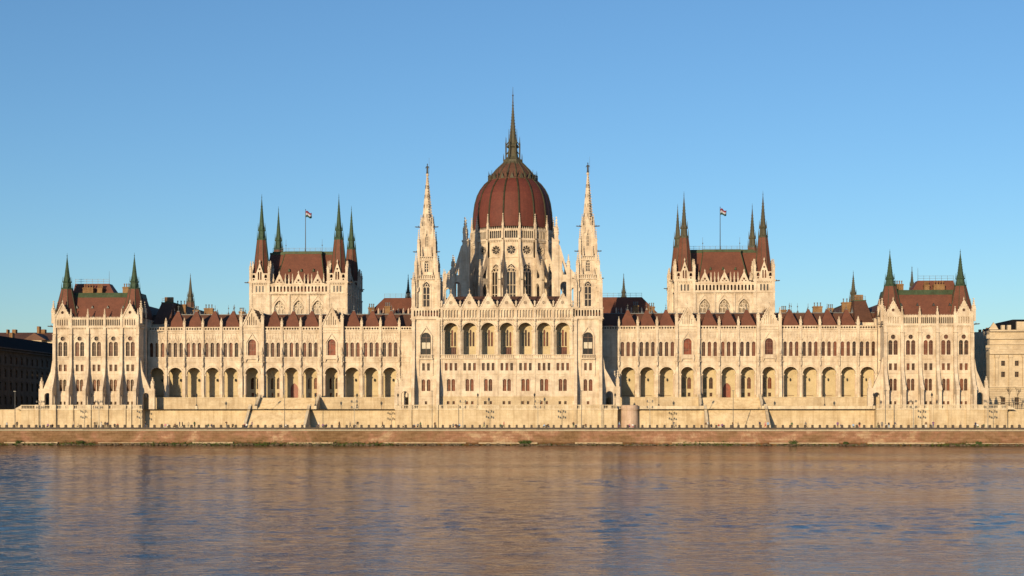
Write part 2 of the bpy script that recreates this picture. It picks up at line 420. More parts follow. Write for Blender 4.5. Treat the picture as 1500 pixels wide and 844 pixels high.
def railing(mb, x0, x1, y, z, h=1.1, step=1.6, mat='lead'):
    for k in (0.5, 1.0): mb.box(x0, x1, z + h * k - .035, z + h * k + .035, -y - .03, -y + .03, mat)
    n = max(1, int(abs(x1 - x0) / step))
    for i in range(n + 1):
        x = x0 + (x1 - x0) * i / n; mb.box(x - .035, x + .035, z, z + h * 1.08, -y - .03, -y + .03, mat)
# NOTE in the default frame w = -Y, so w = -y

def metal_spire(mb, x, y, z0, zl, zt, zp, r0, rl, shaft='tile', metal='copper', n=8):
    """tiled steep roof z0..zl, open lantern zl..zt with spikes, needle to zp"""
    mb.lathe(x, -y, [(r0, z0), (r0 * .93, z0 + .5), (rl * 1.15, zl)], n, mat=shaft)
    for k in range(n if r0 > 1.5 else 0):
        a = pi / n + 2 * pi * k / n
        mb.tube((x + r0 * cos(a), z0, -y + r0 * sin(a)), (x + rl * 1.15 * cos(a), zl, -y + rl * 1.15 * sin(a)), .09, .07, 4, metal)
    h = zt - zl
    mb.lathe(x, -y, [(rl * 1.2, zl), (rl * 1.25, zl + h * .08), (rl * 1.0, zl + h * .12), (rl * .86, zl + h * .2), (rl * .78, zl + h * .6), (rl * .95, zl + h * .66), (rl * .78, zl + h * .74), (rl * .6, zt), (rl * .3, zt + (zp - zt) * .45), (.07, zt + (zp - zt) * .86)], n, mat=metal)
    for k in range(n):
        a = pi / n + 2 * pi * k / n
        for rr, za, zb, t in ((rl * 1.12, zl + h * .05, zl + h * .62, .13), (rl * .92, zl + h * .62, zl + h * 1.15, .10)):
            mb.tube((x + rr * cos(a), za, -y + rr * sin(a)), (x + rr * cos(a), zb, -y + rr * sin(a)), t, .02, 4, metal)
    for j in range(7):
        r = rl * .55 * (1 - j / 9) + .04; z = zt + (zp - zt) * .8 * j / 8
        for k in range(0, n, 2):
            a = pi / n + 2 * pi * k / n; mb.box(x + r * cos(a) - .08, x + r * cos(a) + .08, z - .08, z + .08, -y + r * sin(a) - .08, -y + r * sin(a) + .08, metal)
    zz = zt + (zp - zt) * .86
    mb.tube((x, zz - .3, -y), (x, zp, -y), .07, .03, 5, metal)
    mb.lathe(x, -y, [(.02, zz), (.17, zz + .18), (.02, zz + .36)], 6, mat=metal)
    mb.lathe(x, -y, [(.02, zp - .8), (.12, zp - .68), (.02, zp - .56)], 6, mat=metal)

def hood(mb, cu, v, w, rise, wf, t=.14, d=.16):
    """pointed gablet moulding over a window"""
    mb.prism([(cu - w, v), (cu - w + t, v), (cu, v + rise - t * 1.4), (cu + w - t, v), (cu + w, v), (cu, v + rise)], wf, wf + d)

def flyer(name, parent, x, ang, y, zt, zm, out, zb, pin_tip, thick, hole=True, mat='stone'):
    """side buttress in the plane of local (u,v): starts at u=0, slopes outward; arch opening through it"""
    mb = MB((x, y, 0), ang)
    poly = [(0, zb), (out, zb), (out, zm), (out - 1.35, zm), (0.9, zm + (zt - zm) * .62), (0.45, zt), (0, zt + 1)]
    hs = [roundarch(out * .42, zb + .01, out * .40, (zm - zb) * .80)] if hole else []
    if hs: hs = [[(a, max(b, zb + .02)) for a, b in hs[0]]]
    mb.prism(poly, -thick / 2, thick / 2, mat, hs)
    o = build(mb, name, parent, (x, y, zb))
    px_, py_ = x + cos(ang) * (out - .68), y + sin(ang) * (out - .68)
    sub('pinnacle', pin_mesh(.42, 1.0, round(pin_tip - zm - 1.0, 1)), parent, px_, py_, zm)
    return o

# ================================================================== THE PARLIAMENT
GZ = 9.4
B = link('parliament_building', None, None, (0, 0, GZ))
tag(B, 'long cream gothic riverside palace with red roofs, central dome and rows of spires', 'palace')

WB = [33.55, 38.87, 44.3, 50.1, 56.25, 61.6, 66.95, 72.75, 78.9, 84.2, 89.5, 94.8, 100.1]
WG = (3, 7)                                # gable bays
def edges_of(i):
    if i == 0: return (30.9, 36.21)
    c = WB[i]
    lo = (WB[i - 1] + c) / 2; hi = (WB[i + 1] + c) / 2 if i + 1 < len(WB) else 102.75
    if i in WG: return (c - 3.05, c + 3.05)
    if i - 1 in WG: lo = WB[i - 1] + 3.05
    if i + 1 in WG: hi = WB[i + 1] - 3.05
    return (lo, hi)

def wing(sg):
    mb = MB()
    org = (sg * 66, 0, GZ)
    base, top = 12.7, 31.7
    # podium in front and under the arcade
    for a, b in ((28, 53.2), (70.0, 102.9)):
        u0, u1 = sorted((sg * a, sg * b)); mb.box(u0, u1, GZ - .3, base, 0.01, 3.6, 'base'); mb.box(u0, u1, base, base + .14, 0.0, 3.8, 'coping')
    u0, u1 = sorted((sg * 53.2, sg * 70.0)); mb.box(u0, u1, GZ - .3, base - .02, .01, 3.2, 'base')
    allu = sorted((sg * 25.6, sg * 102.8))
    mb.box(allu[0], allu[1], GZ - .3, base - .03, -4.6, 0.008, 'base')     # arcade floor
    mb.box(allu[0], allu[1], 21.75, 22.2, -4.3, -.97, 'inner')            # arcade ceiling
    # back wall with openings
    part = None
    wins = []
    lo_e = 28.0
    for i, c0 in enumerate([28.2] + WB):
        idx = i - 1
        if idx < 0: lo, hi = 25.6, 30.9
        else: lo, hi = edges_of(idx)
        c = sg * c0; u0, u1 = sorted((sg * lo, sg * hi))
        g = idx in WG
        wf = 0.55 if g else 0.0
        # ---- front wall of the bay
        holes = []
        if idx >= 0:
            aw = 4.05 if not g else 3.7
            holes.append(roundarch(c, base + .02, aw, 21.3 - base, 14))
            if g:
                holes.append(roundarch(c, 24.3, 2.3, 5.0)); wins.append(('gable_window', c, 24.3, 2.3, 5.0, wf - .7))
            else:
                for k in (-1, 0, 1):
                    x = c + k * 1.62; holes.append(roundarch(x, 24.35, .98, 4.05, 6)); wins.append(('arched_window', x, 24.35, .98, 4.05, -.5))
        mb.prism([(u0, base), (u1, base), (u1, top), (u0, top)], wf - .85, wf, 'stone', holes)
        if g: mb.box(u0, u1, GZ - .3, base, 0.0, wf + .6, 'base')
        if idx >= 0:
            r = (4.05 if not g else 3.7) / 2
            mb.ring(c, 21.3 - r, r + .02, r + .42, wf, wf + .12, n=14)
            mb.ring(c, 21.3 - r, r + .42, r + .56, wf, wf + .22, n=14)
            # inner jamb columns with capitals
            for sx in (-1, 1):
                mb.lathe(c + sx * (r - .04), -(.3) + wf, [(.2, base), (.15, base + .4), (.13, base + .5), (.13, 18.9), (.24, 19.2), (.24, 19.45)], 8, mat='pink')
                mb.box(c + sx * (r + .25) - .5, c + sx * (r + .25) + .5, 19.0, 19.35, wf - .02, wf + .12)
                mb.box(c + sx * (r + .3) - .36, c + sx * (r + .3) + .36, base, base + .9, wf, wf + .18, 'base')
            # back wall bay
            bh = []
            mid = 3 < idx < 7
            if idx in (3, 4, 6, 7):
                for sx in (-1, 1):
                    bh.append(pointed(c + sx * .85, 15.3, 1.1, 3.3)); wins.append(('arcade_window', c + sx * .85, 15.3, 1.1, 3.3, -4.6))
                    bh.append(rect(c + sx * .85, 13.1, .8, 1.1)); wins.append(('square_window', c + sx * .85, 13.1, .8, 1.1, -4.6))
            if idx == 5:
                bh.append(pointed(c, base + .05, 2.2, 4.2)); wins.append(('door', c, base + .05, 2.2, 4.2, -4.6))
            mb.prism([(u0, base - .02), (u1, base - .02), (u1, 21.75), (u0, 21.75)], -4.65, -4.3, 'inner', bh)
            mb.ring(c, 19.3, 1.75, 2.0, -4.3, -4.16, n=12, mat='inner')
            mb.box(u0, u1, 14.6, 14.8, -4.3, -4.18, 'inner') if idx not in (3, 4, 5, 6, 7) else None
            if idx not in (3, 4, 5, 6, 7):
                mb.box(c - 1.5, c + 1.5, 13.3, 13.42, -4.3, -4.1, 'frame')   # bench rail
                mb.tube((c + .4, 18.2, -4.25), (c + .4, 18.0, -3.8), .05, .05, 5, 'iron'); mb.lathe(c + .4, -3.8, [(.06, 17.4), (.22, 17.6), (.22, 18.0), (.05, 18.3)], 6, mat='iron')
        # strings, panels, cornice
        mb.box(u0, u1, 22.75, 23.0, wf, wf + .22)
        mb.box(u0, u1, 24.05, 24.25, wf, wf + .16)
        if not g and idx >= 0:
            n = 14
            for k in range(n):
                x = u0 + .35 + (u1 - u0 - .7) * k / (n - 1); mb.box(x - .05, x + .05, 23.0, 24.05, wf, wf + .09)
            for k in (-1, 0, 1):
                x = c + k * 1.62
                mb.ring(x, 28.4 - .49, .49, .64, wf, wf + .1, n=6)
                hood(mb, x, 28.5, .62, 1.5, wf, .1, .12)
                mb.box(x - .05, x + .05, 29.9, 30.9, wf, wf + .1); mb.box(x - .16, x + .16, 30.3, 30.5, wf, wf + .12)
            for k in (-1.5, -.5, .5, 1.5):
                x = c + k * 1.62
                mb.box(x - .09, x + .09, 24.25, 29.4, wf, wf + .14); mb.pyr(x, wf + .07, .12, .1, 29.4, 30.6, 'stone')
        mb.box(u0, u1, 31.2, 31.45, wf, wf + .18); 
        n = int((u1 - u0) / .42)
        for k in range(n):
            x = u0 + (u1 - u0) * (k + .5) / n; mb.box(x - .1, x + .1, 30.95, 31.2, wf, wf + .14)
        mb.box(u0, u1, 31.68, 31.9, wf - .3, wf + .3)
        if not g:
            nh = 6 if u1 - u0 > 4 else 4
            hs = [diamond(u0 + .45 + (u1 - u0 - .9) * (k + .5) / nh, 32.3, .34) for k in range(nh)]
            mb.prism([(u0, 31.9), (u1, 31.9), (u1, 32.7), (u0, 32.7)], wf - .12, wf + .18, 'stone', hs)
            mb.box(u0, u1, 32.7, 32.86, wf - .2, wf + .26)
        mb.box(u0, u1, 31.95, 32.7, wf - .75, wf - .7, 'darkstone')  # dark strip behind the diamond holes, its colour standing in for shade
        # gallery gutter below the dark-toned strip
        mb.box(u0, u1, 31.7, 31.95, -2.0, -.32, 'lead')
    part = build(mb, 'wing', B, org)
    # piers between bays (with niche statue) and pinnacles
    es = sorted(set([round(e, 2) for i in range(len(WB)) for e in edges_of(i)]))
    pb = MB()
    for e in es:
        if e > 102.5: continue
        x = sg * e; nearg = any(abs(abs(e - WB[g]) - 3.05) < .02 for g in WG)
        hw, d = (.42, 1.15) if nearg else (.3, .42)
        pb.box(x - hw * 1.15, x + hw * 1.15, GZ if nearg else base, 19.0, .0, d + .1, 'stone')
        pb.box(x - hw, x + hw, 19.0, 32.9, 0.0, d)
        pb.box(x - hw * 1.4, x + hw * 1.4, 22.75, 23.05, 0, d + .18)
        # canopy + corbel for the statue
        pb.pyr(x, d + .2, .26, .22, 21.9, 22.75, 'stone', 1.0)
        pb.lathe(x, d + .22, [(.1, 21.3), (.3, 21.9)], 6)
        pb.lathe(x, d + .22, [(.34, 25.0), (.34, 25.4), (.05, 27.0)], 6)
        pb.box(x - hw * 1.25, x + hw * 1.25, 29.0, 29.2, 0, d + .1)
        sub('statue', statue_mesh(1.75), part, x, -(d + .22), 23.05)
        sub('pinnacle', pin_mesh(.33 if not nearg else .42, .9 if not nearg else 2.2, 1.8 if not nearg else 3.0), part, x, -d * .5, 32.8)
    build(pb, 'pier', part, (org[0], org[1], base))
    for k, x, v, w, h, wf in wins:
        if k == 'arched_window': me = win_mesh(k, w, h, 'round', 'glass', 1, 1)
        elif k == 'gable_window': me = win_mesh(k, w, h, 'round', 'glassred', 2, 2)
        elif k == 'arcade_window': me = win_mesh(k, w, h, 'pointed', 'glass', 1, 1)
        elif k == 'square_window': me = win_mesh(k, w, h, 'rect', 'glass', 1, 0)
        else: me = win_mesh('door', w, h, 'pointed', 'door', 1, 1)
        sub(k, me, part, x, -wf, v)
    # gables of the two projecting bays
    for gi in WG:
        c = sg * WB[gi]; g = MB()
        lan = [pointed(c + k * .62, 33.3, .34, 3.4 - abs(k) * .95) for k in (-2, -1, 0, 1, 2)]
        g.prism([(c - 2.9, 31.9), (c + 2.9, 31.9), (c + 2.9, 32.9), (c + .12, 38.3), (c - .12, 38.3), (c - 2.9, 32.9)], .15, .62, 'stone', lan)
        g.box(c - 2.6, c + 2.6, 32.5, 36.2, .08, .14, 'base') if False else None
        g.prism([(c - 2.5, 32.4), (c + 2.5, 32.4), (c, 37.2)], .05, .24, 'stone')
        for sx in (-1, 1):
            g.prism([(c + sx * 3.05, 32.8), (c + sx * 2.7, 32.8), (c, 38.1), (c, 38.75)], .55, .85)
            for j in range(1, 7):
                t = j / 7; xx = c + sx * 3.0 * (1 - t); zz = 32.9 + 5.7 * t + .1; g.box(xx - .12, xx + .12, zz, zz + .25, .55, .8)
        g.lathe(c, .5, [(.12, 38.4), (.12, 39.0), (.3, 39.2), (.08, 39.5), (.03, 39.9)], 6)
        g.box(c - 3.0, c + 3.0, 32.6, 32.85, .5, .85)
        # hood over the big window and its balcony
        g.prism([(c - 1.75, 28.3), (c - 1.55, 28.3), (c, 30.7), (c + 1.55, 28.3), (c + 1.75, 28.3), (c, 31.1)], .55, .85)
        for sx in (-1, 1): g.box(c + sx * 1.62 - .12, c + sx * 1.62 + .12, 24.2, 28.3, .55, .8)
        g.box(c - 1.9, c + 1.9, 23.6, 23.95, .55, 1.15); g.box(c - 1.8, c + 1.8, 23.95, 24.75, .95, 1.1)
        for sx in (-1, 1): g.prism([(c + sx * 1.7, 22.7), (c + sx * 1.35, 23.6), (c + sx * 1.85, 23.6)], .55, 1.1)
        build(g, 'gable', part, (c, 0, 31.9))
        rf = MB(); rf.prism([(c - 2.85, 32.6), (c + 2.85, 32.6), (c, 38.0)], -8.5, .04, 'tiledark'); build(rf, 'gable_roof', part, (c, 3, 32.6))
    # dormer pyramids
    for i, c0 in enumerate(WB):
        if i in WG: continue
        key = 'dorm'
        if key not in MESH:
            d = MB(); d.box(-2.45, 2.45, -.5, .15, -2.4, 2.4, 'lead')
            d.frustum(-2.42, 2.42, -2.35, 2.35, .15, -.28, .28, -.28, .28, 4.75, 'tile')
            d.box(-.34, .34, 4.75, 4.9, -.34, .34, 'lead')
            d.tube((0, 4.9, 0), (0, 6.6, 0), .06, .03, 5, 'lead'); d.lathe(0, 0, [(.02, 5.3), (.2, 5.45), (.02, 5.7)], 6, mat='lead'); d.box(-.25, .25, 6.05, 6.12, -.03, .03, 'lead')
            MESH[key] = d.mesh('dormer_roof')
        if c0 < 98.5: sub('dormer_roof', MESH[key], part, sg * c0, 3.2, 32.75)
    # main wing roof behind
    rf = MB()
    u0, u1 = sorted((sg * 26, sg * 104))
    rf.prof([(-2.0, 31.6), (-5.4, 32.2), (-9.5, 37.0), (-16, 37.0), (-20, 31.6)], u0, u1, 'tiledark')
    rf.box(u0, u1, 36.95, 37.15, -13.5, -9.3, 'lead')
    for i in range(60):
        x = u0 + (u1 - u0) * (i + .5) / 60; rf.tube((x, 37.1, -9.6), (x, 37.75, -9.6), .05, .02, 4, 'lead')
    build(rf, 'roof', part, (org[0], 9, 31.6))
    # chimneys and finials on the skyline
    rnd = random.Random(5)
    spots = ((88.5, 2.6, 39.2, 13), (92, 1.6, 38.6, 12), (79, 1.5, 38.3, 14), (97.3, 3.0, 40.5, 15), (41, 1.8, 39.5, 16), (36.5, 1.6, 40.0, 18))
    for x, w, z, y in spots:
        c = MB(); xx = sg * x
        c.box(xx - w / 2, xx + w / 2, 36, z, -y - .6, -y + .6, 'brick'); c.box(xx - w / 2 - .15, xx + w / 2 + .15, z - .35, z - .1, -y - .75, -y + .75, 'brick')
        for k in range(3):
            q = xx - w / 2 + w * (k + .5) / 3; c.lathe(q, -y, [(.16, z), (.14, z + .8), (.22, z + .85), (.2, z + 1.1)], 6, mat='lead')
        build(c, 'chimney', part, (xx, y, 36))
    f = MB()
    for k in range(16):
        x = sg * (rnd.uniform(31, 46) if k < 5 else rnd.uniform(76, 101)); h = rnd.uniform(1.5, 3.4); y = rnd.uniform(8, 16)
        f.tube((x, 36.8, -y), (x, 37 + h, -y), .07, .03, 5, 'lead'); f.lathe(x, -y, [(.04, 37 + h * .6), (.2, 37 + h * .68), (.03, 37 + h * .78)], 5, mat='lead')
        f.lathe(x, -y, [(.45, 36.9), (.35, 37.5), (.05, 38.2)], 6, mat='lead')
    build(f, 'ridge_finial', part, (org[0], 12, 37))
    # hipped roof next to the centre block, and the slim ridge spire
    r2 = MB()
    def qx(a): return sg * a
    a0, a1, t0, t1 = qx(20), qx(44.5), qx(20), qx(38.8)
    lo, hi = min(a0, a1), max(a0, a1); tl, th = min(t0, t1), max(t0, t1)
    r2.frustum(lo, hi, -36, -24, 37.0, tl, th, -32, -28, 43.3, 'tile')
    r2.box(lo, hi, 31, 37.0, -35.8, -24.2, 'stone')
    railing(r2, tl, th, 28.2, 43.3, 1.2)
    for k in range(8):
        x = qx(41.5 - k * 1.5); r2.box(x - .22, x + .22, 37.0, 39.3, -23.9, -23.3, 'pink'); r2.pyr(x, -23.6, .26, .3, 39.3, 40.0, 'pink')
    r2.box(min(qx(41.8), qx(29)), max(qx(41.8), qx(29)), 36.6, 37.2, -24.3, -23.2, 'pink')
    build(r2, 'hipped_roof', part, (qx(32), 30, 31))
    s = MB(); metal_spire(s, qx(34.3), 52, 40.5, 45.1, 47.6, 53.0, 1.15, .8, 'tiledark', 'bronze'); build(s, 'spire', part, (qx(34.3), 52, 40.5))
    # turret spire over the outer court
    s = MB(); metal_spire(s, qx(112), 80, 43.0, 46.4, 49.6, 56.4, 1.75, 1.15, 'tiledark', 'bronze')
    s.box(qx(112) - 1.5, qx(112) + 1.5, 31, 44.6, -81.5, -78.5, 'brick'); build(s, 'spire', part, (qx(112), 80, 31))
    return part
for sg in (-1, 1): wing(sg)

# ------------------------------------------------------------------ chamber blocks behind the wings
def chamber(sg):
    xc = sg * 61.55; mb = MB(); org = (xc, 10, 31)
    wins = []
    # front wall between turrets with three tracery windows
    hs = [pointed(xc + k * 5.6, 33.5, 3.1, 7.7) for k in (-1, 0, 1)]
    mb.prism([(xc - 8.7, 31), (xc + 8.7, 31), (xc + 8.7, 43.1), (xc - 8.7, 43.1)], -11.3, -10.4, 'stone', hs)
    for k in (-1, 0, 1): wins.append((xc + k * 5.6, 33.5))
    for k in (-1, 0, 1):
        hood(mb, xc + k * 5.6, 40.4, 1.75, 2.2, -10.4, .16, .2)
    for k in range(40): x = xc - 8.6 + 17.2 * (k + .5) / 40; mb.box(x - .11, x + .11, 42.65, 43.0, -10.4, -10.15)
    for k in (-1.5, -.5, .5, 1.5):
        x = xc + k * 5.6; mb.box(x - .28, x + .28, 31, 43.3, -10.4, -10.0); 
    mb.box(xc - 8.7, xc + 8.7, 43.0, 43.35, -10.6, -9.7)
    gal = []
    n = 17
    for k in range(n):
        x = xc - 8.1 + 16.2 * k / (n - 1)
        if k % 6 != 2 or True: gal.append(roundarch(x, 43.7, .5, 1.6, 4))
    mb.prism([(xc - 8.7, 43.35), (xc + 8.7, 43.35), (xc + 8.7, 45.8), (xc - 8.7, 45.8)], -10.5, -10.15, 'stone', gal)
    mb.box(xc - 8.7, xc + 8.7, 45.7, 46.0, -10.6, -10.0)
    mb.box(xc - 8.7, xc + 8.7, 43.2, 43.4, -13.0, -10.5, 'lead')
    # side and rear walls
    for sx in (-1, 1):
        mb.box(min(xc + sx * 13.6, xc + sx * 14.1), max(xc + sx * 13.6, xc + sx * 14.1), 31, 44.5, -37, -11)
        for k in range(5):
            y = 15 + k * 4.6; mb.box(min(xc + sx * 14.1, xc + sx * 14.8), max(xc + sx * 14.1, xc + sx * 14.8), 31, 44.2, -y - .4, -y + .4)
        mb.box(min(xc + sx * 13.5, xc + sx * 14.5), max(xc + sx * 13.5, xc + sx * 14.5), 43.0, 43.4, -37, -11)
        mb.box(min(xc + sx * 13.5, xc + sx * 14.3), max(xc + sx * 13.5, xc + sx * 14.3), 44.5, 44.9, -37, -11)
    mb.box(xc - 13.5, xc + 13.5, 31, 44.5, -37.2, -36.6)
    part = build(mb, 'chamber_block', B, org)
    for x, v in wins: sub('tracery_window', tracery_mesh('chamber_window', 3.1, 7.7, 3, 'dusty'), part, x, 11.0, v)
    for sx in (-1, 1):
        for k in range(5): sub('pinnacle', pin_mesh(.35, .9, 2.2), part, xc + sx * 14.4, 15 + k * 4.6, 44.2)
    # gablets over the gallery
    for k in (-1, 0, 1):
        x = xc + k * 5.6; g = MB()
        g.prism([(x - 1.6, 45.9), (x + 1.6, 45.9), (x + .08, 49.0), (x - .08, 49.0)], -10.5, -10.15, 'stone', [circ(x, 47.0, .34, 8), circ(x - .5, 46.45, .22, 6), circ(x + .5, 46.45, .22, 6)])
        g.lathe(x, -10.3, [(.1, 48.8), (.24, 49.3), (.04, 49.8)], 6)
        build(g, 'gablet', part, (x, 10, 45.9))
        for sx in (-1, 1): sub('pinnacle', pin_mesh(.2, 1.1, 2.0), part, x + sx * 1.75, 10.35, 45.9)
    for k in (-1, 1): sub('pinnacle', pin_mesh(.2, 1.1, 2.0), part, xc + k * 2.8, 10.35, 45.9)
    # roof
    r = MB()
    r.frustum(xc - 11.4, xc + 11.4, -36, -14.2, 44.0, xc - 10.2, xc + 10.2, -32, -19.5, 55.6, 'tile')
    r.frustum(xc - 7.6, xc + 7.6, -22, -12.0, 44.0, xc - 5.4, xc + 5.4, -22, -17.6, 55.7, 'tile')
    r.box(xc - 10.3, xc + 10.3, 55.5, 56.1, -32.2, -19.4, 'copper'); r.box(xc - 5.6, xc + 5.6, 55.5, 56.3, -22, -17.4, 'copper')
    r.box(xc - 9.6, xc + 9.6, 56.1, 56.5, -31.5, -19.9, 'copper')
    for sx in (-1, 1): r.tube((xc + sx * 7.6, 44.2, -12.0), (xc + sx * 5.4, 55.7, -17.6), .14, .12, 5, 'copper')
    railing(r, xc - 9.5, xc + 9.5, 20, 56.4, 1.1, 1.5)
    for sx in (-1, 1): r.tube((xc + sx * 5.4, 56, -19), (xc + sx * 5.4, 60.0, -19), .07, .03, 5, 'lead'); r.lathe(xc + sx * 5.4, -19, [(.03, 58), (.2, 58.2), (.03, 58.5)], 6, mat='lead')
    for k in range(3):
        x = xc - 3.6 + 3.6 * k; r.prism([(x - .35, 50), (x + .35, 50), (x, 50.9)], -15, -14.3, 'copper')
    build(r, 'roof', part, (xc, 24, 44))
    # corner turrets
    for sx in (-1, 1):
        for yy, zf in ((13, 1), (37, 0)):
            x = xc + sx * 11.35; y = yy + 0.0
            t = MB()
            t.box(x - 2.95, x + 2.95, 31, 43.1, -y - 2.9, -y + 2.9)
            t.box(x - 3.1, x + 3.1, 43.0, 43.3, -y - 3.1, -y + 3.1)
            for a in (-1, 1):
                t.box(x + a * 2.6 - .4, x + a * 2.6 + .4, 31, 46.3, -y + 2.7, -y + 3.12)
                t.pyr(x + a * 2.6, -y + 3.0, .42, .22, 39.5, 40.6, 'stone')
            t.box(x - 2.9, x + 2.9, 38.8, 39.0, -y + 2.9, -y + 3.05)
            t.prism(pointed(x, 34.5, .9, 3.6), -y + 2.9, -y + 2.93, 'dusty'); hood(t, x, 37.3, .75, 1.5, -y + 2.9, .12, .18)
            for k in range(12): t.box(x - 2.7 + 5.4 * k / 11 - .12, x - 2.7 + 5.4 * k / 11 + .12, 45.8, 46.2, -y + 2.8, -y + 3.1)
            t.box(x - 2.85, x + 2.85, 43.3, 46.4, -y - 2.8, -y + 2.8)
            for k in (-1, 0, 1): t.box(x + k * .95 - .22, x + k * .95 + .22, 43.6, 45.4, -y + 2.78, -y + 2.84, 'iron')
            t.box(x - 3.2, x + 3.2, 46.2, 46.7, -y - 3.2, -y + 3.2)
            # parapet stage with pierced arches and gablet
            for q in range(4):
                t.fr((x, y, 0), q * pi / 2)
                t.prism([(-2.9, 46.7), (2.9, 46.7), (2.9, 48.9), (1.1, 48.9), (0, 52.2), (-1.1, 48.9), (-2.9, 48.9)], 2.35, 2.8, 'stone',
                        [roundarch(-1.75, 47.7, .8, 1.0, 6), roundarch(1.75, 47.7, .8, 1.0, 6), roundarch(-.35, 47.2, .42, 2.3, 4), roundarch(.35, 47.2, .42, 2.3, 4), circ(-1.75, 47.25, .25, 6), circ(1.75, 47.25, .25, 6), circ(0, 50.3, .3, 6)])
                t.box(-2.9, -1.1, 48.8, 49.05, 2.3, 2.95); t.box(1.1, 2.9, 48.8, 49.05, 2.3, 2.95)
                t.lathe(0, 2.6, [(.1, 52.1), (.26, 52.5), (.03, 53.1)], 6)
            t.fr()
            tp = build(t, 'turret', part, (x, y, 31))
            for a in (-1, 1):
                for b in (-1, 1): sub('pinnacle', pin_mesh(.34, 3.6, 2.4), part, x + a * 2.7, y + b * 2.6, 46.7)
            s = MB(); metal_spire(s, x, y, 47.0, 59.0, 63.4, 72.6, 2.75, 1.2, 'tile', 'verdigris' if sg < 0 else 'bronze'); build(s, 'turret_spire', part, (x, y, 48))
            for a in (-1, 1): sub('gargoyle', gargoyle_mesh(), part, x + a * 3.0, y - 2.9, 46.3, a * pi / 2)
    # flat lower roofs between the wing and the chamber
    return part
for sg in (-1, 1): chamber(sg)

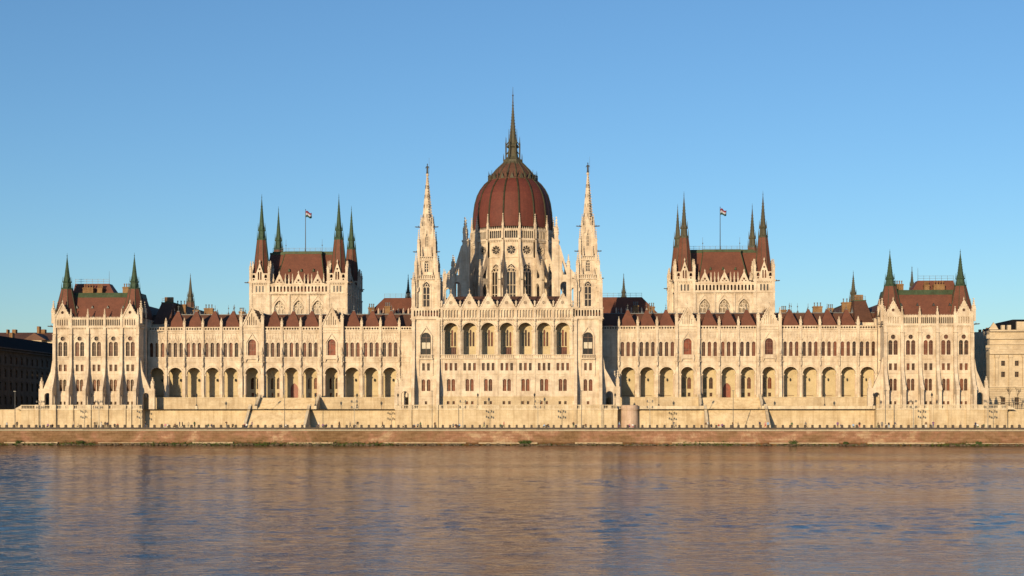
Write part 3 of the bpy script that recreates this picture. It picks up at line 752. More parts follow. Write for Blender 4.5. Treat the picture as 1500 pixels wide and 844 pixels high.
# ------------------------------------------------------------------ end pavilions
def pavilion(sg):
    xc = sg * 115.0; Y0 = -7.5; mb = MB((xc, Y0, 0)); org = (xc, Y0, GZ)
    bw = 4.77; wins = []
    for k in range(-2, 3):
        c = k * bw; u0, u1 = c - bw / 2, c + bw / 2; g = abs(k) == 2
        if k == -2: u0 = -12.15
        if k == 2: u1 = 12.15
        hs = []
        for sx in (-1, 1):
            hs += [roundarch(c + sx * .71, 24.3, 1.12, 4.0, 6), rect(c + sx * .7, 20.1, .82, 1.85), roundarch(c + sx * .56, 14.5, .92, 3.3, 6), rect(c + sx * .6, 10.75, .62, .85)]
            wins += [('arched_window', c + sx * .71, 24.3, 1.12, 4.0), ('square_window', c + sx * .7, 20.1, .82, 1.85), ('paired_window', c + sx * .56, 14.5, .92, 3.3), ('basement_window', c + sx * .6, 10.75, .62, .85)]
        hs.append(circ(c, 29.2, .62)); wins.append(('round_window', c, 29.2, 0, 0))
        mb.prism([(u0, GZ), (u1, GZ), (u1, 32.2), (u0, 32.2)], -.7, 0, 'stone', hs)
        mb.ring(c, 28.3, 1.75, 1.9, 0, .14, n=12); mb.box(c - 1.9, c - 1.75, 24.0, 28.3, 0, .12); mb.box(c + 1.75, c + 1.9, 24.0, 28.3, 0, .12)
        mb.ring(c, 29.2, .62, .75, 0, .1, 0, 2 * pi, 14)
        mb.ring(c, 17.1, 1.2, 1.34, 0, .12, n=10)
        for j in range(9): x = c - 1.4 + 2.8 * j / 8; mb.box(x - .06, x + .06, 23.1, 24.0, 0, .12)
        mb.box(c - 1.6, c + 1.6, 24.0, 24.2, 0, .22)
        # gallery
        gw = [pointed(c - 1.78 + 3.56 * j / 7, 32.85, .33, 1.75, 2) for j in range(8)] if not g else [pointed(c - 1.3 + 2.6 * j / 4, 32.9, .30, 1.7, 2) for j in range(5)]
        mb.prism([(u0, 32.5), (u1, 32.5), (u1, 35.0), (u0, 35.0)], -.05 if not g else -.25, .25, 'stone', gw)
        mb.box(u0, u1, 32.4, 34.95, -1.2 if not g else -.6, -.7 if not g else -.26, 'stone' if g else 'darkstone')  # open bays get a dark backing: shade behind the slots put into colour
        if not g:
            for j in range(11): x = u0 + .35 + (u1 - u0 - .7) * j / 10; mb.pyr(x, .1, .13, .1, 35.0, 35.45)
    mb.box(-12.2, 12.2, 32.2, 32.5, -.7, .4); mb.box(-12.15, 12.15, 34.75, 35.02, -.3, .38)
    for z in (19.2, 22.95, 13.2): mb.box(-12.15, 12.15, z, z + .2, 0, .16)
    for j in range(56): x = -12 + 24 * (j + .5) / 56; mb.box(x - .1, x + .1, 31.85, 32.2, 0, .22)
    # side walls and rear
    for ang, y0, y1 in ((-pi / 2, 0, 52), (pi / 2, 0, 52)):
        s = 1 if ang < 0 else -1
        # wall at u=+-12.15 facing outward
    for sx in (-1, 1):
        a, b = sorted((sx * 11.45, sx * 12.14)); mb.box(a, b, GZ, 35.0, -52, -.71)
        a, b = sorted((sx * 12.14, sx * 12.45)); mb.box(a, b, 32.2, 32.5, -52, -.3); mb.box(a, b, 34.75, 35.0, -52, -.3); mb.box(a, b, 22.9, 23.1, -52, -.3)
        for j in range(10):
            y = -4.5 - j * 4.8
            mb.box(a, sorted((sx * 12.14, sx * 12.8))[1] if sx > 0 else b, GZ, 35, y - .4, y + .4) if False else None
            aa, bb = sorted((sx * 12.14, sx * 12.7)); mb.box(aa, bb, GZ, 34.9, y - .4, y + .4)
    mb.box(-12, 12, GZ, 35, -52.4, -51.8)
    part = build(mb, 'pavilion', B, org)
    for k, x, v, w, h in wins:
        X = xc + x
        if k == 'arched_window': me = win_mesh(k, w, h, 'round', 'glass', 1, 2)
        elif k == 'square_window': me = win_mesh(k, w, h, 'rect', 'glass', 1, 1)
        elif k == 'paired_window': me = win_mesh(k, w, h, 'round', 'glass', 1, 1)
        elif k == 'basement_window': me = win_mesh(k, w, h, 'rect', 'glass', 1, 0)
        else:
            if 'rw' not in MESH:
                q = MB(); q.prism(circ(0, 0, .64), -.06, 0, 'glass')
                for a in range(2): q.prism(rect(0, -.6, .05, 1.2) if a else [(-.6, -.025), (.6, -.025), (.6, .025), (-.6, .025)], 0, .04, 'frame')
                MESH['rw'] = q.mesh('round_window')
            me = MESH['rw']
        sub(k, me, part, X, Y0 + .42, v)
    # front buttresses with a passage through them
    for k in (-2.5, -1.5, -.5, .5, 1.5, 2.5):
        u = k * bw * (1 if abs(k) < 2 else .985)
        bm = MB((xc + u, Y0, 0))
        prof = [(0, GZ), (3.3, GZ), (3.3, 14.6), (2.9, 15.6), (1.3, 19.3), (.85, 21.5), (.8, 29.5), (.5, 30.5), (.45, 32.3), (0, 32.3)]
        hole = [(.75, GZ + .02), (2.15, GZ + .02), (2.15, 12.8), (2.0, 13.4), (1.45, 13.9), (.9, 13.4), (.75, 12.8)]
        bm.prof(prof, -.42, .42, 'stone', [hole])
        bm.prof([(2.6, 14.6), (3.55, 14.6), (3.55, 14.9), (3.0, 15.9), (2.6, 15.9)], -.5, .5)
        bm.box(-.5, .5, 30.3, 30.5, 0, .9)
        build(bm, 'buttress', part, (xc + u, Y0, GZ))
        sub('pinnacle', pin_mesh(.3, 2.9, 2.4), part, xc + u, Y0 - .15, 32.3)
    # flank buttresses
    for sx in (-1, 1):
        ang = 0 if sx > 0 else pi
        for yy in (Y0 + .5,):
            flyer('flank_buttress', part, xc + sx * 12.1, ang, yy, 23.0, 15.2, 4.3, GZ, 18.4, 1.0)
        for j in range(2): sub('pinnacle', pin_mesh(.45, 3.2, 3.2), part, xc + sx * 12.4, Y0 + .6 + j * 3.4, 33.5)
        sub('gargoyle', gargoyle_mesh(), part, xc + sx * 12.4, Y0 - .1, 32.6, sx * pi / 2)
    # gables on the end bays
    for sx in (-1, 1):
        c = xc + sx * 2 * bw; g = MB((c, Y0, 0))
        g.prism([(-2.2, 35.0), (2.2, 35.0), (.1, 39.0), (-.1, 39.0)], -.3, .25, 'stone', [circ(0, 36.5, .42, 10)])
        g.prism([(-.6, 35.8), (.6, 35.8), (.6, 37.2), (-.6, 37.2)], -.36, -.31, 'tiledark')
        for q in (-1, 1):
            g.prism([(q * 2.35, 35.0), (q * 2.0, 35.0), (0, 38.75), (0, 39.35)], .25, .42)
            for j in range(1, 6): t_ = j / 6; xx = q * 2.3 * (1 - t_); zz = 35.1 + 4.1 * t_; g.box(xx - .1, xx + .1, zz, zz + .22, .1, .35)
        g.lathe(0, .1, [(.1, 39.2), (.22, 39.5), (.03, 40.1)], 6)
        build(g, 'gable', part, (c, Y0, 35))
    # roof
    r = MB((xc, Y0, 0))
    r.frustum(-11.9, 11.9, -15, -1.6, 34.6, -10.4, 10.4, -13, -4.8, 41.2, 'tile')
    r.frustum(-11.9, 11.9, -51, -14.5, 34.6, -9.0, 9.0, -49, -15, 39.8, 'tiledark')
    r.frustum(-10.5, 10.5, -13, -4.7, 41.1, -10.2, 10.2, -12.6, -5.6, 42.5, 'copper')
    ua, ub = sorted((sg * 9.4, -sg * 2.6)); ta, tb = sorted((sg * 9.2, -sg * .6))
    r.frustum(ua, ub, -12.6, -7.5, 42.4, ta, tb, -12, -9, 45.4, 'tile')
    railing(r, ta, tb, 9.2, 45.4, 1.3, 1.5); r.tube((-sg * .6, 45.4, -9.2), (-sg * .6, 49.0, -9.2), .07, .03, 5, 'lead')
    r.box(-3.2, 3.2, 39.7, 41.0, -30, -16, 'tiledark')
    for j in range(4):
        x = -6.6 + 4.4 * j; r.prism([(x - .4, 37.9), (x + .4, 37.9), (x, 38.7)], -4.2, -2.9, 'iron')
    for x in (-4.8, 0, 4.8): pass
    build(r, 'roof', part, (xc, Y0 + 10, 34.6))
    c = MB((xc, Y0, 0))
    for cu, w, z, y in ((6.2 * -sg, 2.6, 44.4, 8.5), (4.6 * sg, 3.0, 44.1, 7.0), (1.2 * sg, 1.4, 44.0, 7.0)):
        c.box(cu - w / 2, cu + w / 2, 42.3, z, -y - .7, -y + .7, 'brick'); c.box(cu - w / 2 - .1, cu + w / 2 + .1, z - .4, z - .15, -y - .8, -y + .8, 'brick')
        for j in range(4): q = cu - w / 2 + w * (j + .5) / 4; c.lathe(q, -y, [(.12, z), (.15, z + .7), (.22, z + .75), (.2, z + .95)], 6, mat='brick')
    build(c, 'chimney', part, (xc, Y0 + 8, 42.3))
    for sx in (-1, 1):
        s = MB(); metal_spire(s, xc + sx * 9.6, Y0 + 3.6, 35.0, 43.3, 46.4, 53.6, 3.6, 1.35, 'tile', 'verdigris'); build(s, 'turret_spire', part, (xc + sx * 9.6, Y0 + 3.6, 35))
    # inner lower wing roof going back beside the pavilion (seen over the wing)
    w = MB(); ux = sg * -1
    a, b = sorted((xc - sg * 12.2, xc - sg * 17.5))
    w.frustum(a, b, -48, -4.5, 34.0, a + 1.0, b - 1.0, -46, -10.5, 40.6, 'tiledark')
    w.box(a, b, 31.5, 34.0, -48, -4.6, 'stone'); w.box(a + .9, b - .9, 40.5, 40.8, -46, -10.4, 'copper')
    railing(w, a + 1, b - 1, 11, 40.8, 1.1, 1.4)
    w.box((a + b) / 2 - 1.2, (a + b) / 2 + 1.2, 40.8, 42.4, -13, -12, 'brick')
    build(w, 'side_roof', part, ((a + b) / 2, 20, 31.5))
    if sg > 0:
        s = MB(); metal_spire(s, 121.9, 40, 42.0, 46.0, 48.5, 53.6, 1.5, .7, 'tiledark', 'bronze'); build(s, 'spire', part, (121.9, 40, 42))
    return part
for sg in (-1, 1): pavilion(sg)

# ------------------------------------------------------------------ centre block
def centre():
    Y0 = -12.0; mb = MB((0, Y0, 0)); org = (0, Y0, GZ); bw = 5.09; wins = []
    for k in range(-3, 4):
        c = k * bw; u0, u1 = c - bw / 2, c + bw / 2
        if k == -3: u0 = -18.6
        if k == 3: u1 = 18.6
        hs = [roundarch(c, 24.3, 4.0, 8.75, 14)]
        for q in (-1, 0, 1): hs.append(rect(c + q * 1.33, 20.0, .74, 2.05)); wins.append(('square_window', c + q * 1.33, 20.0, .74, 2.05))
        for q in (-1, 1):
            hs.append(roundarch(c + q * .62, 14.4, .98, 3.3, 6)); wins.append(('paired_window', c + q * .62, 14.4, .98, 3.3))
            hs.append(rect(c + q * .75, 10.75, .66, .85)); wins.append(('basement_window', c + q * .75, 10.75, .66, .85))
        mb.prism([(u0, GZ), (u1, GZ), (u1, 34.0), (u0, 34.0)], -.9, 0, 'stone', hs)
        mb.ring(c, 31.05, 2.02, 2.25, 0, .14, n=14); mb.ring(c, 31.05, 2.25, 2.4, 0, .26, n=14)
        for sx in (-1, 1):
            mb.lathe(c + sx * 1.86, -.35, [(.22, 24.3), (.15, 24.7), (.15, 30.4), (.26, 30.8), (.26, 31.0)], 8)
            mb.box(c + sx * 2.3 - .28, c + sx * 2.3 + .28, 24.3, 30.9, 0, .12); mb.box(c + sx * 2.3 - .35, c + sx * 2.3 + .35, 30.7, 31.05, 0, .25)
        mb.ring(c, 17.1, 1.25, 1.4, 0, .12, n=10)
        # inner loggia back wall with triple lancet (door in some)
        hb = []
        for q in (-1, 0, 1):
            v0, h = (26.8, 4.6 if q == 0 else 4.0)
            hb.append(pointed(c + q * .82, v0, .56, h)); wins.append(('loggia_window', c + q * .82, v0, .56, h))
        if k in (-3, 0, 3): hb.append(rect(c, 24.35, 2.3, 2.2)); wins.append(('loggia_door', c, 24.35, 2.3, 2.2))
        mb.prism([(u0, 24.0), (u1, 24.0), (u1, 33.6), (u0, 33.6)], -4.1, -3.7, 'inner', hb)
        mb.prism([(c - 1.35, 31.6), (c + 1.35, 31.6), (c, 33.2)], -3.7, -3.6, 'inner')
        for j in range(7): x = c - 1.7 + 3.4 * j / 6; mb.box(x - .07, x + .07, 23.45, 24.2, 0.02, .3)
        # blind gallery
        gw = [pointed(c - 1.95 + 3.9 * j / 5, 34.5, .5, 2.1, 3) for j in range(6)]
        mb.prism([(u0, 34.0), (u1, 34.0), (u1, 37.0), (u0, 37.0)], -.08, .3, 'stone', gw)
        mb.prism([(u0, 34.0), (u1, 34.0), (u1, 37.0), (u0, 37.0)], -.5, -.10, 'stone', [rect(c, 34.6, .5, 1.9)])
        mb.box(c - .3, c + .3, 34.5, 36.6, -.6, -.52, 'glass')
        for j in range(7):
            x = c - 2.3 + 4.6 * j / 6; mb.lathe(x, .38, [(.1, 34.3), (.08, 34.5), (.08, 36.2), (.12, 36.5)], 6)
    mb.box(-18.6, 18.6, 23.95, 24.28, -3.8, -.01, 'inner'); mb.box(-18.6, 18.6, 33.3, 33.6, -3.7, -.91, 'inner')
    mb.box(-18.6, 18.6, 23.15, 23.45, 0, .45); mb.box(-18.6, 18.6, 24.2, 24.36, .0, .36)
    mb.box(-18.6, 18.6, 33.95, 34.25, .3, .55); mb.box(-18.6, 18.6, 36.85, 37.1, .3, .52)
    for j in range(80): x = -18.4 + 36.8 * (j + .5) / 80; mb.box(x - .1, x + .1, 33.65, 33.95, 0, .3)
    for z in (18.9, 13.0): mb.box(-18.6, 18.6, z, z + .18, 0, .14)
    mb.box(-18.5, 18.5, GZ, 10.7, 0, .22, 'base'); mb.box(-18.5, 18.5, 11.65, 12.9, 0, .18, 'base')
    for k in range(-3, 4):
        c = k * bw
        for a, b in ((-2.54, -1.15), (-.4, .4), (1.15, 2.54)): mb.box(c + a, c + b, 10.7, 11.65, 0, .2, 'base')
    # body
    mb.box(-18.6, 18.6, GZ, 24.0, -30, -5.0); mb.box(-18.0, 18.0, 33.6, 37.0, -40, -.9); mb.box(-26, 26, GZ, 36.0, -50, -13)
    part = build(mb, 'central_block', B, org)
    for k, x, v, w, h in wins:
        dy = .5
        if k == 'square_window': me = win_mesh(k, w, h, 'rect', 'glass', 1, 1)
        elif k == 'paired_window': me = win_mesh(k, w, h, 'round', 'glassred', 1, 1)
        elif k == 'basement_window': me = win_mesh(k, w, h, 'rect', 'glass', 1, 0)
        elif k == 'loggia_window': me = win_mesh(k, w, h, 'pointed', 'glass', 0, 1); dy = 4.0
        else: me = win_mesh('loggia_door', w, h, 'rect', 'glassred', 3, 0); dy = 4.0
        sub(k, me, part, x, Y0 + dy, v)
    for k in range(-3, 4):
        c = k * bw; g = MB((c, Y0, 0))
        g.prism([(-2.25, 37.1), (2.25, 37.1), (.12, 41.0), (-.12, 41.0)], -.35, .28, 'stone', [circ(0, 38.5, .5, 10)])
        g.prism([(-.9, 37.6), (.9, 37.6), (.7, 39.5), (-.7, 39.5)], -.2, -.1, 'pink')
        for a in range(4): g.ring(.22 * cos(a * pi / 2), 38.5 + .22 * sin(a * pi / 2), .2, .27, .0, .2, 0, 2 * pi, 8)
        for q in (-1, 1):
            g.prism([(q * 2.42, 37.1), (q * 2.1, 37.1), (0, 40.75), (0, 41.3)], .28, .45)
            for j in range(1, 6): t_ = j / 6; xx = q * 2.35 * (1 - t_); zz = 37.2 + 4.0 * t_; g.box(xx - .1, xx + .1, zz, zz + .24, .1, .38)
        g.lathe(0, .1, [(.1, 41.1), (.1, 41.6), (.26, 41.8), (.06, 42.1), (.03, 42.5)], 6)
        build(g, 'gable', part, (c, Y0, 37.1))
        rf = MB(); rf.prism([(c - 2.3, 36.9), (c + 2.3, 36.9), (c, 40.6)], 1, 11.6, 'tiledark'); build(rf, 'gable_roof', part, (c, Y0 + 5, 37))
    for k in range(-3, 5):
        x = (k - .5) * bw; pb = MB((x, Y0, 0))
        pb.box(-.16, .16, GZ, 23.1, 0, .12); pb.box(-.2, .2, 24.3, 37.3, 0, .45); pb.box(-.32, .32, 33.9, 34.3, 0, .8); pb.lathe(0, .5, [(.08, 30.4), (.3, 31.0)], 6); pb.lathe(0, .5, [(.32, 33.4), (.3, 33.7), (.05, 34.6)], 6)
        build(pb, 'pier', part, (x, Y0, GZ))
        sub('statue', statue_mesh(1.75), part, x, Y0 - .5, 31.1)
        sub('statue', statue_mesh(1.5), part, x, Y0 - .3, 37.7)
    # roofs behind the gables up to the drum
    r = MB(); r.frustum(-18.5, 18.5, -18, 11.0, 37.0, -14.5, 14.5, -16, 3, 41.0, 'tiledark'); r.frustum(-22, 22, -46, -16, 36.5, -14.5, 14.5, -40, -18, 41.6, 'tiledark')
    build(r, 'roof', part, (0, 5, 37))
    # flank buttresses at both outer sides
    for sx in (-1, 1):
        ang = 0 if sx > 0 else pi
        flyer('flank_buttress', part, sx * 25.9, ang, Y0 + .9, 23.5, 15.6, 5.0, GZ, 20.2, 1.0)
        flyer('flank_buttress', part, sx * 25.9, ang, Y0 + 7.0, 23.5, 15.6, 4.4, GZ, 20.2, 1.0)
    return part
centre_part = centre()

# ------------------------------------------------------------------ the two stone towers beside the loggia
def bell_tower(sg):
    x = sg * 22.15; yc = -8.2; hw = 3.75; F_ = -yc + hw   # front face w in the default frame
    mb = MB((x, yc, 0)); org = (x, yc, GZ)
    wins = []
    hs = [roundarch(0, 24.4, 2.7, 6.0)]
    hs += [rect(-.68, 20.0, .72, 2.0), rect(.68, 20.0, .72, 2.0), roundarch(-.72, 14.4, .98, 3.2, 6), roundarch(.72, 14.4, .98, 3.2, 6), rect(0, 10.75, .7, .85)]
    wins = [('hall_window', 0, 24.4, 2.7, 6.0), ('square_window', -.68, 20, .72, 2.0), ('square_window', .68, 20, .72, 2.0), ('paired_window', -.72, 14.4, .98, 3.2), ('paired_window', .72, 14.4, .98, 3.2), ('basement_window', 0, 10.75, .7, .85)]
    mb.prism([(-hw, GZ), (hw, GZ), (hw, 34.0), (-hw, 34.0)], hw - .9, hw, 'stone', hs)
    for sx in (-1, 1):
        a, b = sorted((sx * (hw - .9), sx * hw)); mb.box(a, b, GZ, 34.0, -hw, hw - .9)
    mb.box(-hw, hw, GZ, 34, -hw, -hw + .5); mb.box(-hw + .5, hw - .5, 33.6, 34.4, -hw + .3, hw - .3)
    # corner buttresses reaching forward
    for sx in (-1, 1):
        u = sx * (hw - .35)
        mb.prof([(hw, GZ), (hw + 2.6, GZ), (hw + 2.6, 15.2), (hw + 2.2, 16.4), (hw + .9, 21.0), (hw + .7, 23.5), (hw + .6, 34), (hw, 34)], u - .42, u + .42)
        mb.box(u - .5, u + .5, 33.5, 34.1, hw, hw + .8)
    # hood moulding round the window, framed panel below
    mb.prism([(-1.85, 29.4), (-1.6, 29.4), (0, 31.7), (1.6, 29.4), (1.85, 29.4), (0, 32.2)], hw, hw + .4)
    for sx in (-1, 1): a, b = sorted((sx * 1.5, sx * 1.78)); mb.box(a, b, 22.9, 29.5, hw, hw + .35)
    mb.box(-1.9, 1.9, 23.0, 23.4, hw, hw + .75); mb.box(-1.8, 1.8, 24.1, 24.3, hw + .5, hw + .7)
    for j in range(9): q = -1.7 + 3.4 * j / 8; mb.box(q - .06, q + .06, 23.4, 24.1, hw + .5, hw + .65)
    for sx in (-1, 1): a, b = sorted((sx * 1.75, sx * 1.95)); mb.box(a, b, 18.6, 23.0, hw, hw + .3)
    mb.ring(0, 17.1, 1.35, 1.5, hw, hw + .12, n=10)
    for z in (13.0, 18.9): mb.box(-hw, hw, z, z + .18, hw, hw + .14)
    mb.box(-hw + .8, hw - .8, GZ, 10.7, hw, hw + .2, 'base')
    # gallery ring with openings
    for q in range(4):
        mb.fr((x, yc, 0), q * pi / 2)
        gw = [roundarch(-3.1 + 6.2 * j / 8, 34.8, .42, 1.7, 4) for j in range(9)]
        mb.prism([(-4.05, 34.3), (4.05, 34.3), (4.05, 36.9), (-4.05, 36.9)], 3.8, 4.1, 'stone', gw)
        mb.box(-4.2, 4.2, 34.0, 34.35, 3.6, 4.3); mb.box(-4.15, 4.15, 36.8, 37.05, 3.75, 4.25)
        for j in range(9): u = -3.7 + 7.4 * j / 8; mb.pyr(u, 4.0, .12, .1, 37.05, 37.7)
    mb.fr((x, yc, 0)); mb.box(-4.0, 4.0, 34.3, 34.6, -4.0, 4.0)
    part = build(mb, 'bell_tower', B, org)
    for k, u, v, w, h in wins:
        me = win_mesh(k, w, h, {'hall_window': 'round', 'paired_window': 'round'}.get(k, 'rect'), 'glassdark' if k == 'hall_window' else 'glass' if k != 'paired_window' else 'glassred', 1, 1 if k != 'hall_window' else 2)
        sub(k, me, part, x + u, yc - hw + .5, v)
        if k == 'hall_window':
            bl = MB((x, yc - hw + .42, 0))
            for q in (-.62, .62): bl.box(q - .52, q + .52, v + 1.6, v + 3.3, 0, .05, 'blind')
            build(bl, 'blind', part, (x, yc - hw + .42, v))
    # ---- upper stages
    def stage(z0, z1, h0, h1, win_w, win_z0, win_h, name='tower_stage', lights=2):
        s = MB((x, yc, 0))
        for q in range(4):
            s.fr((x, yc, 0), q * pi / 2)
            s.prism([(-h0, z0), (h0, z0), (h1, z1), (-h1, z1)], h0 - .55, h0 - .02 * q, 'stone', [pointed(0, win_z0, win_w, win_h)])
            hood(s, 0, win_z0 + win_h - 1.0, win_w * .62, 2.1, h0 - .02, .14, .2)
            for sx in (-1, 1): s.box(sx * win_w * .66 - .09, sx * win_w * .66 + .09, win_z0, win_z0 + win_h - .5, h0 - .02, h0 + .14)
            for j in range(3):
                zz = z0 + (z1 - z0) * (j + 1) / 4
                for sx in (-1, 1): s.box(sx * h1 * .8 - .25, sx * h1 * .8 + .25, zz, zz + .12, h0 - .05, h0 + .1)
        s.fr((x, yc, 0)); s.box(-h1, h1, z1 - .3, z1, -h1, h1)
        o = build(s, name, part, (x, yc, z0))
        for q in range(4):
            a = q * pi / 2; X = x + sin(a) * (h0 - .15); Yy = yc - cos(a) * (h0 - .15)
            link('tracery_window', tracery_mesh('tracery_window', win_w, win_h, lights), part, (X, Yy, win_z0), a)
        return o
    stage(36.6, 46.2, 2.55, 2.35, 1.9, 37.6, 6.8)
    stage(46.2, 51.0, 2.15, 2.0, 1.15, 47.2, 3.2)
    stage(51.0, 59.8, 1.75, 1.5, .7, 54.2, 3.4)
    def ringgal(z, r, h, n):
        s = MB((x, yc, 0))
        for q in range(4):
            s.fr((x, yc, 0), q * pi / 2)
            s.box(-r, r, z, z + .25, r - .25, r + .15); s.box(-r, r, z + h - .15, z + h, r - .15, r + .1)
            for j in range(n): u = -r + 2 * r * (j + .5) / n; s.box(u - .08, u + .08, z + .25, z + h - .15, r - .1, r + .05)
        build(s, 'gallery_rail', part, (x, yc, z))
    ringgal(45.0, 2.95, 1.3, 10); ringgal(50.2, 2.35, 1.2, 8)
    # clustered corner piers with stacked pinnacles; flying struts
    st = MB((x, yc, 0))
    for a in (-1, 1):
        for b in (-1, 1):
            st.box(a * 3.45 - .5, a * 3.45 + .5, 36.9, 43.2, b * 3.45 - .5, b * 3.45 + .5)
            st.pyr(a * 3.45, b * 3.45, .55, .55, 43.2, 44.6, 'stone', .5)
            st.box(a * 2.85 - .42, a * 2.85 + .42, 37, 48.3, b * 2.85 - .42, b * 2.85 + .42)
            st.box(a * 2.2 - .36, a * 2.2 + .36, 46, 54.8, b * 2.2 - .36, b * 2.2 + .36)
            st.box(a * 1.62 - .28, a * 1.62 + .28, 52, 59.6, b * 1.62 - .28, b * 1.62 + .28)
    for q in range(4):
        st.fr((x, yc, 0), q * pi / 2)
        for sx in (-1, 1):
            st.prism([(sx * 3.2, 40.0), (sx * 3.2, 40.9), (sx * 2.1, 43.0), (sx * 2.1, 42.0)], 2.9, 3.3)
            st.prism([(sx * 2.6, 47.3), (sx * 2.6, 48.0), (sx * 1.8, 49.9), (sx * 1.8, 49.1)], 2.3, 2.6)
            for z in (38.5, 41.5, 44.5): st.box(sx * 3.0 - .55, sx * 3.0 + .55, z, z + .14, 3.3, 3.55)
    st.fr()
    build(st, 'corner_pier', part, (x, yc, 37))
    for a in (-1, 1):
        for b in (-1, 1):
            sub('pinnacle', pin_mesh(.40, .8, 3.0), part, x + a * 3.5, yc + b * 3.5, 43.2)
            sub('pinnacle', pin_mesh(.38, .8, 3.3), part, x + a * 2.85, yc + b * 2.85, 48.2)
            sub('pinnacle', pin_mesh(.30, .8, 3.4), part, x + a * 2.2, yc + b * 2.2, 54.7)
            sub('pinnacle', pin_mesh(.24, .7, 2.9), part, x + a * 1.6, yc + b * 1.6, 59.4)
        for zz, rr in ((45.1, 2.9), (52.6, 2.3), (59.5, 1.8)):
            sub('gargoyle', gargoyle_mesh(), part, x + a * rr, yc - rr, zz, a * pi / 2)
    for q in range(4):
        a = q * pi / 2
        for rr, zz, pm in ((3.0, 45.9, pin_mesh(.2, .6, 1.8)), (2.35, 51.2, pin_mesh(.2, .8, 2.2)), (1.75, 57.8, pin_mesh(.2, 1.2, 2.3))):
            for o_ in (-.55, .55): sub('pinnacle', pm, part, x + sin(a) * rr + cos(a) * rr * o_, yc - cos(a) * rr + sin(a) * rr * o_, zz)
    # spire
    s = MB((x, yc, 0))
    s.lathe(0, 0, [(1.72, 59.3), (1.68, 60.5), (1.5, 61.4), (.22, 74.0)], 8)
    for k in range(8):
        a = pi / 8 + 2 * pi * k / 8
        for j in range(17):
            t_ = j / 17; r = 1.5 * (1 - t_) + .22 * t_; z = 61.6 + 12.3 * t_; c = .13 - .05 * t_
            s.box((r + .08) * cos(a) - c, (r + .08) * cos(a) + c, z - c, z + c, (r + .08) * sin(a) - c, (r + .08) * sin(a) + c)
        s.fr((x, yc, 0), 2 * pi * k / 8)
        for j in range(4):
            z = 62.2 + j * 2.7; r = (1.5 - 1.28 * (z - 61.4) / 12.6) * .92
            s.prism(rect(0, z, .16, 1.0), r + .02, r + .05, 'darkstone')
        s.prism([(-.5, 60.4), (.5, 60.4), (0, 62.3)], 1.35, 1.62)
    s.fr((x, yc, 0)); s.lathe(0, 0, [(.22, 73.8), (.42, 74.1), (.42, 74.4), (.2, 74.6)], 8)
    build(s, 'stone_spire', part, (x, yc, 59.3))
    f = MB((x, yc, 0))
    f.lathe(0, 0, [(.35, 74.6), (.3, 74.9), (.28, 75.0), (.26, 75.9), (.34, 76.5), (.1, 76.7), (.09, 76.8), (.15, 77.0), (.12, 77.25), (.02, 77.35)], 8, mat='iron')
    for sx in (-1, 1): f.tube((sx * .3, 76.5, 0), (sx * .55, 76.0, .1), .09, .06, 5, 'iron')
    f.tube((.5, 74.8, .1), (.5, 78.9, .1), .04, .03, 4, 'iron')
    build(f, 'finial_figure', part, (x, yc, 74.6))
    return part
for sg in (-1, 1): bell_tower(sg)

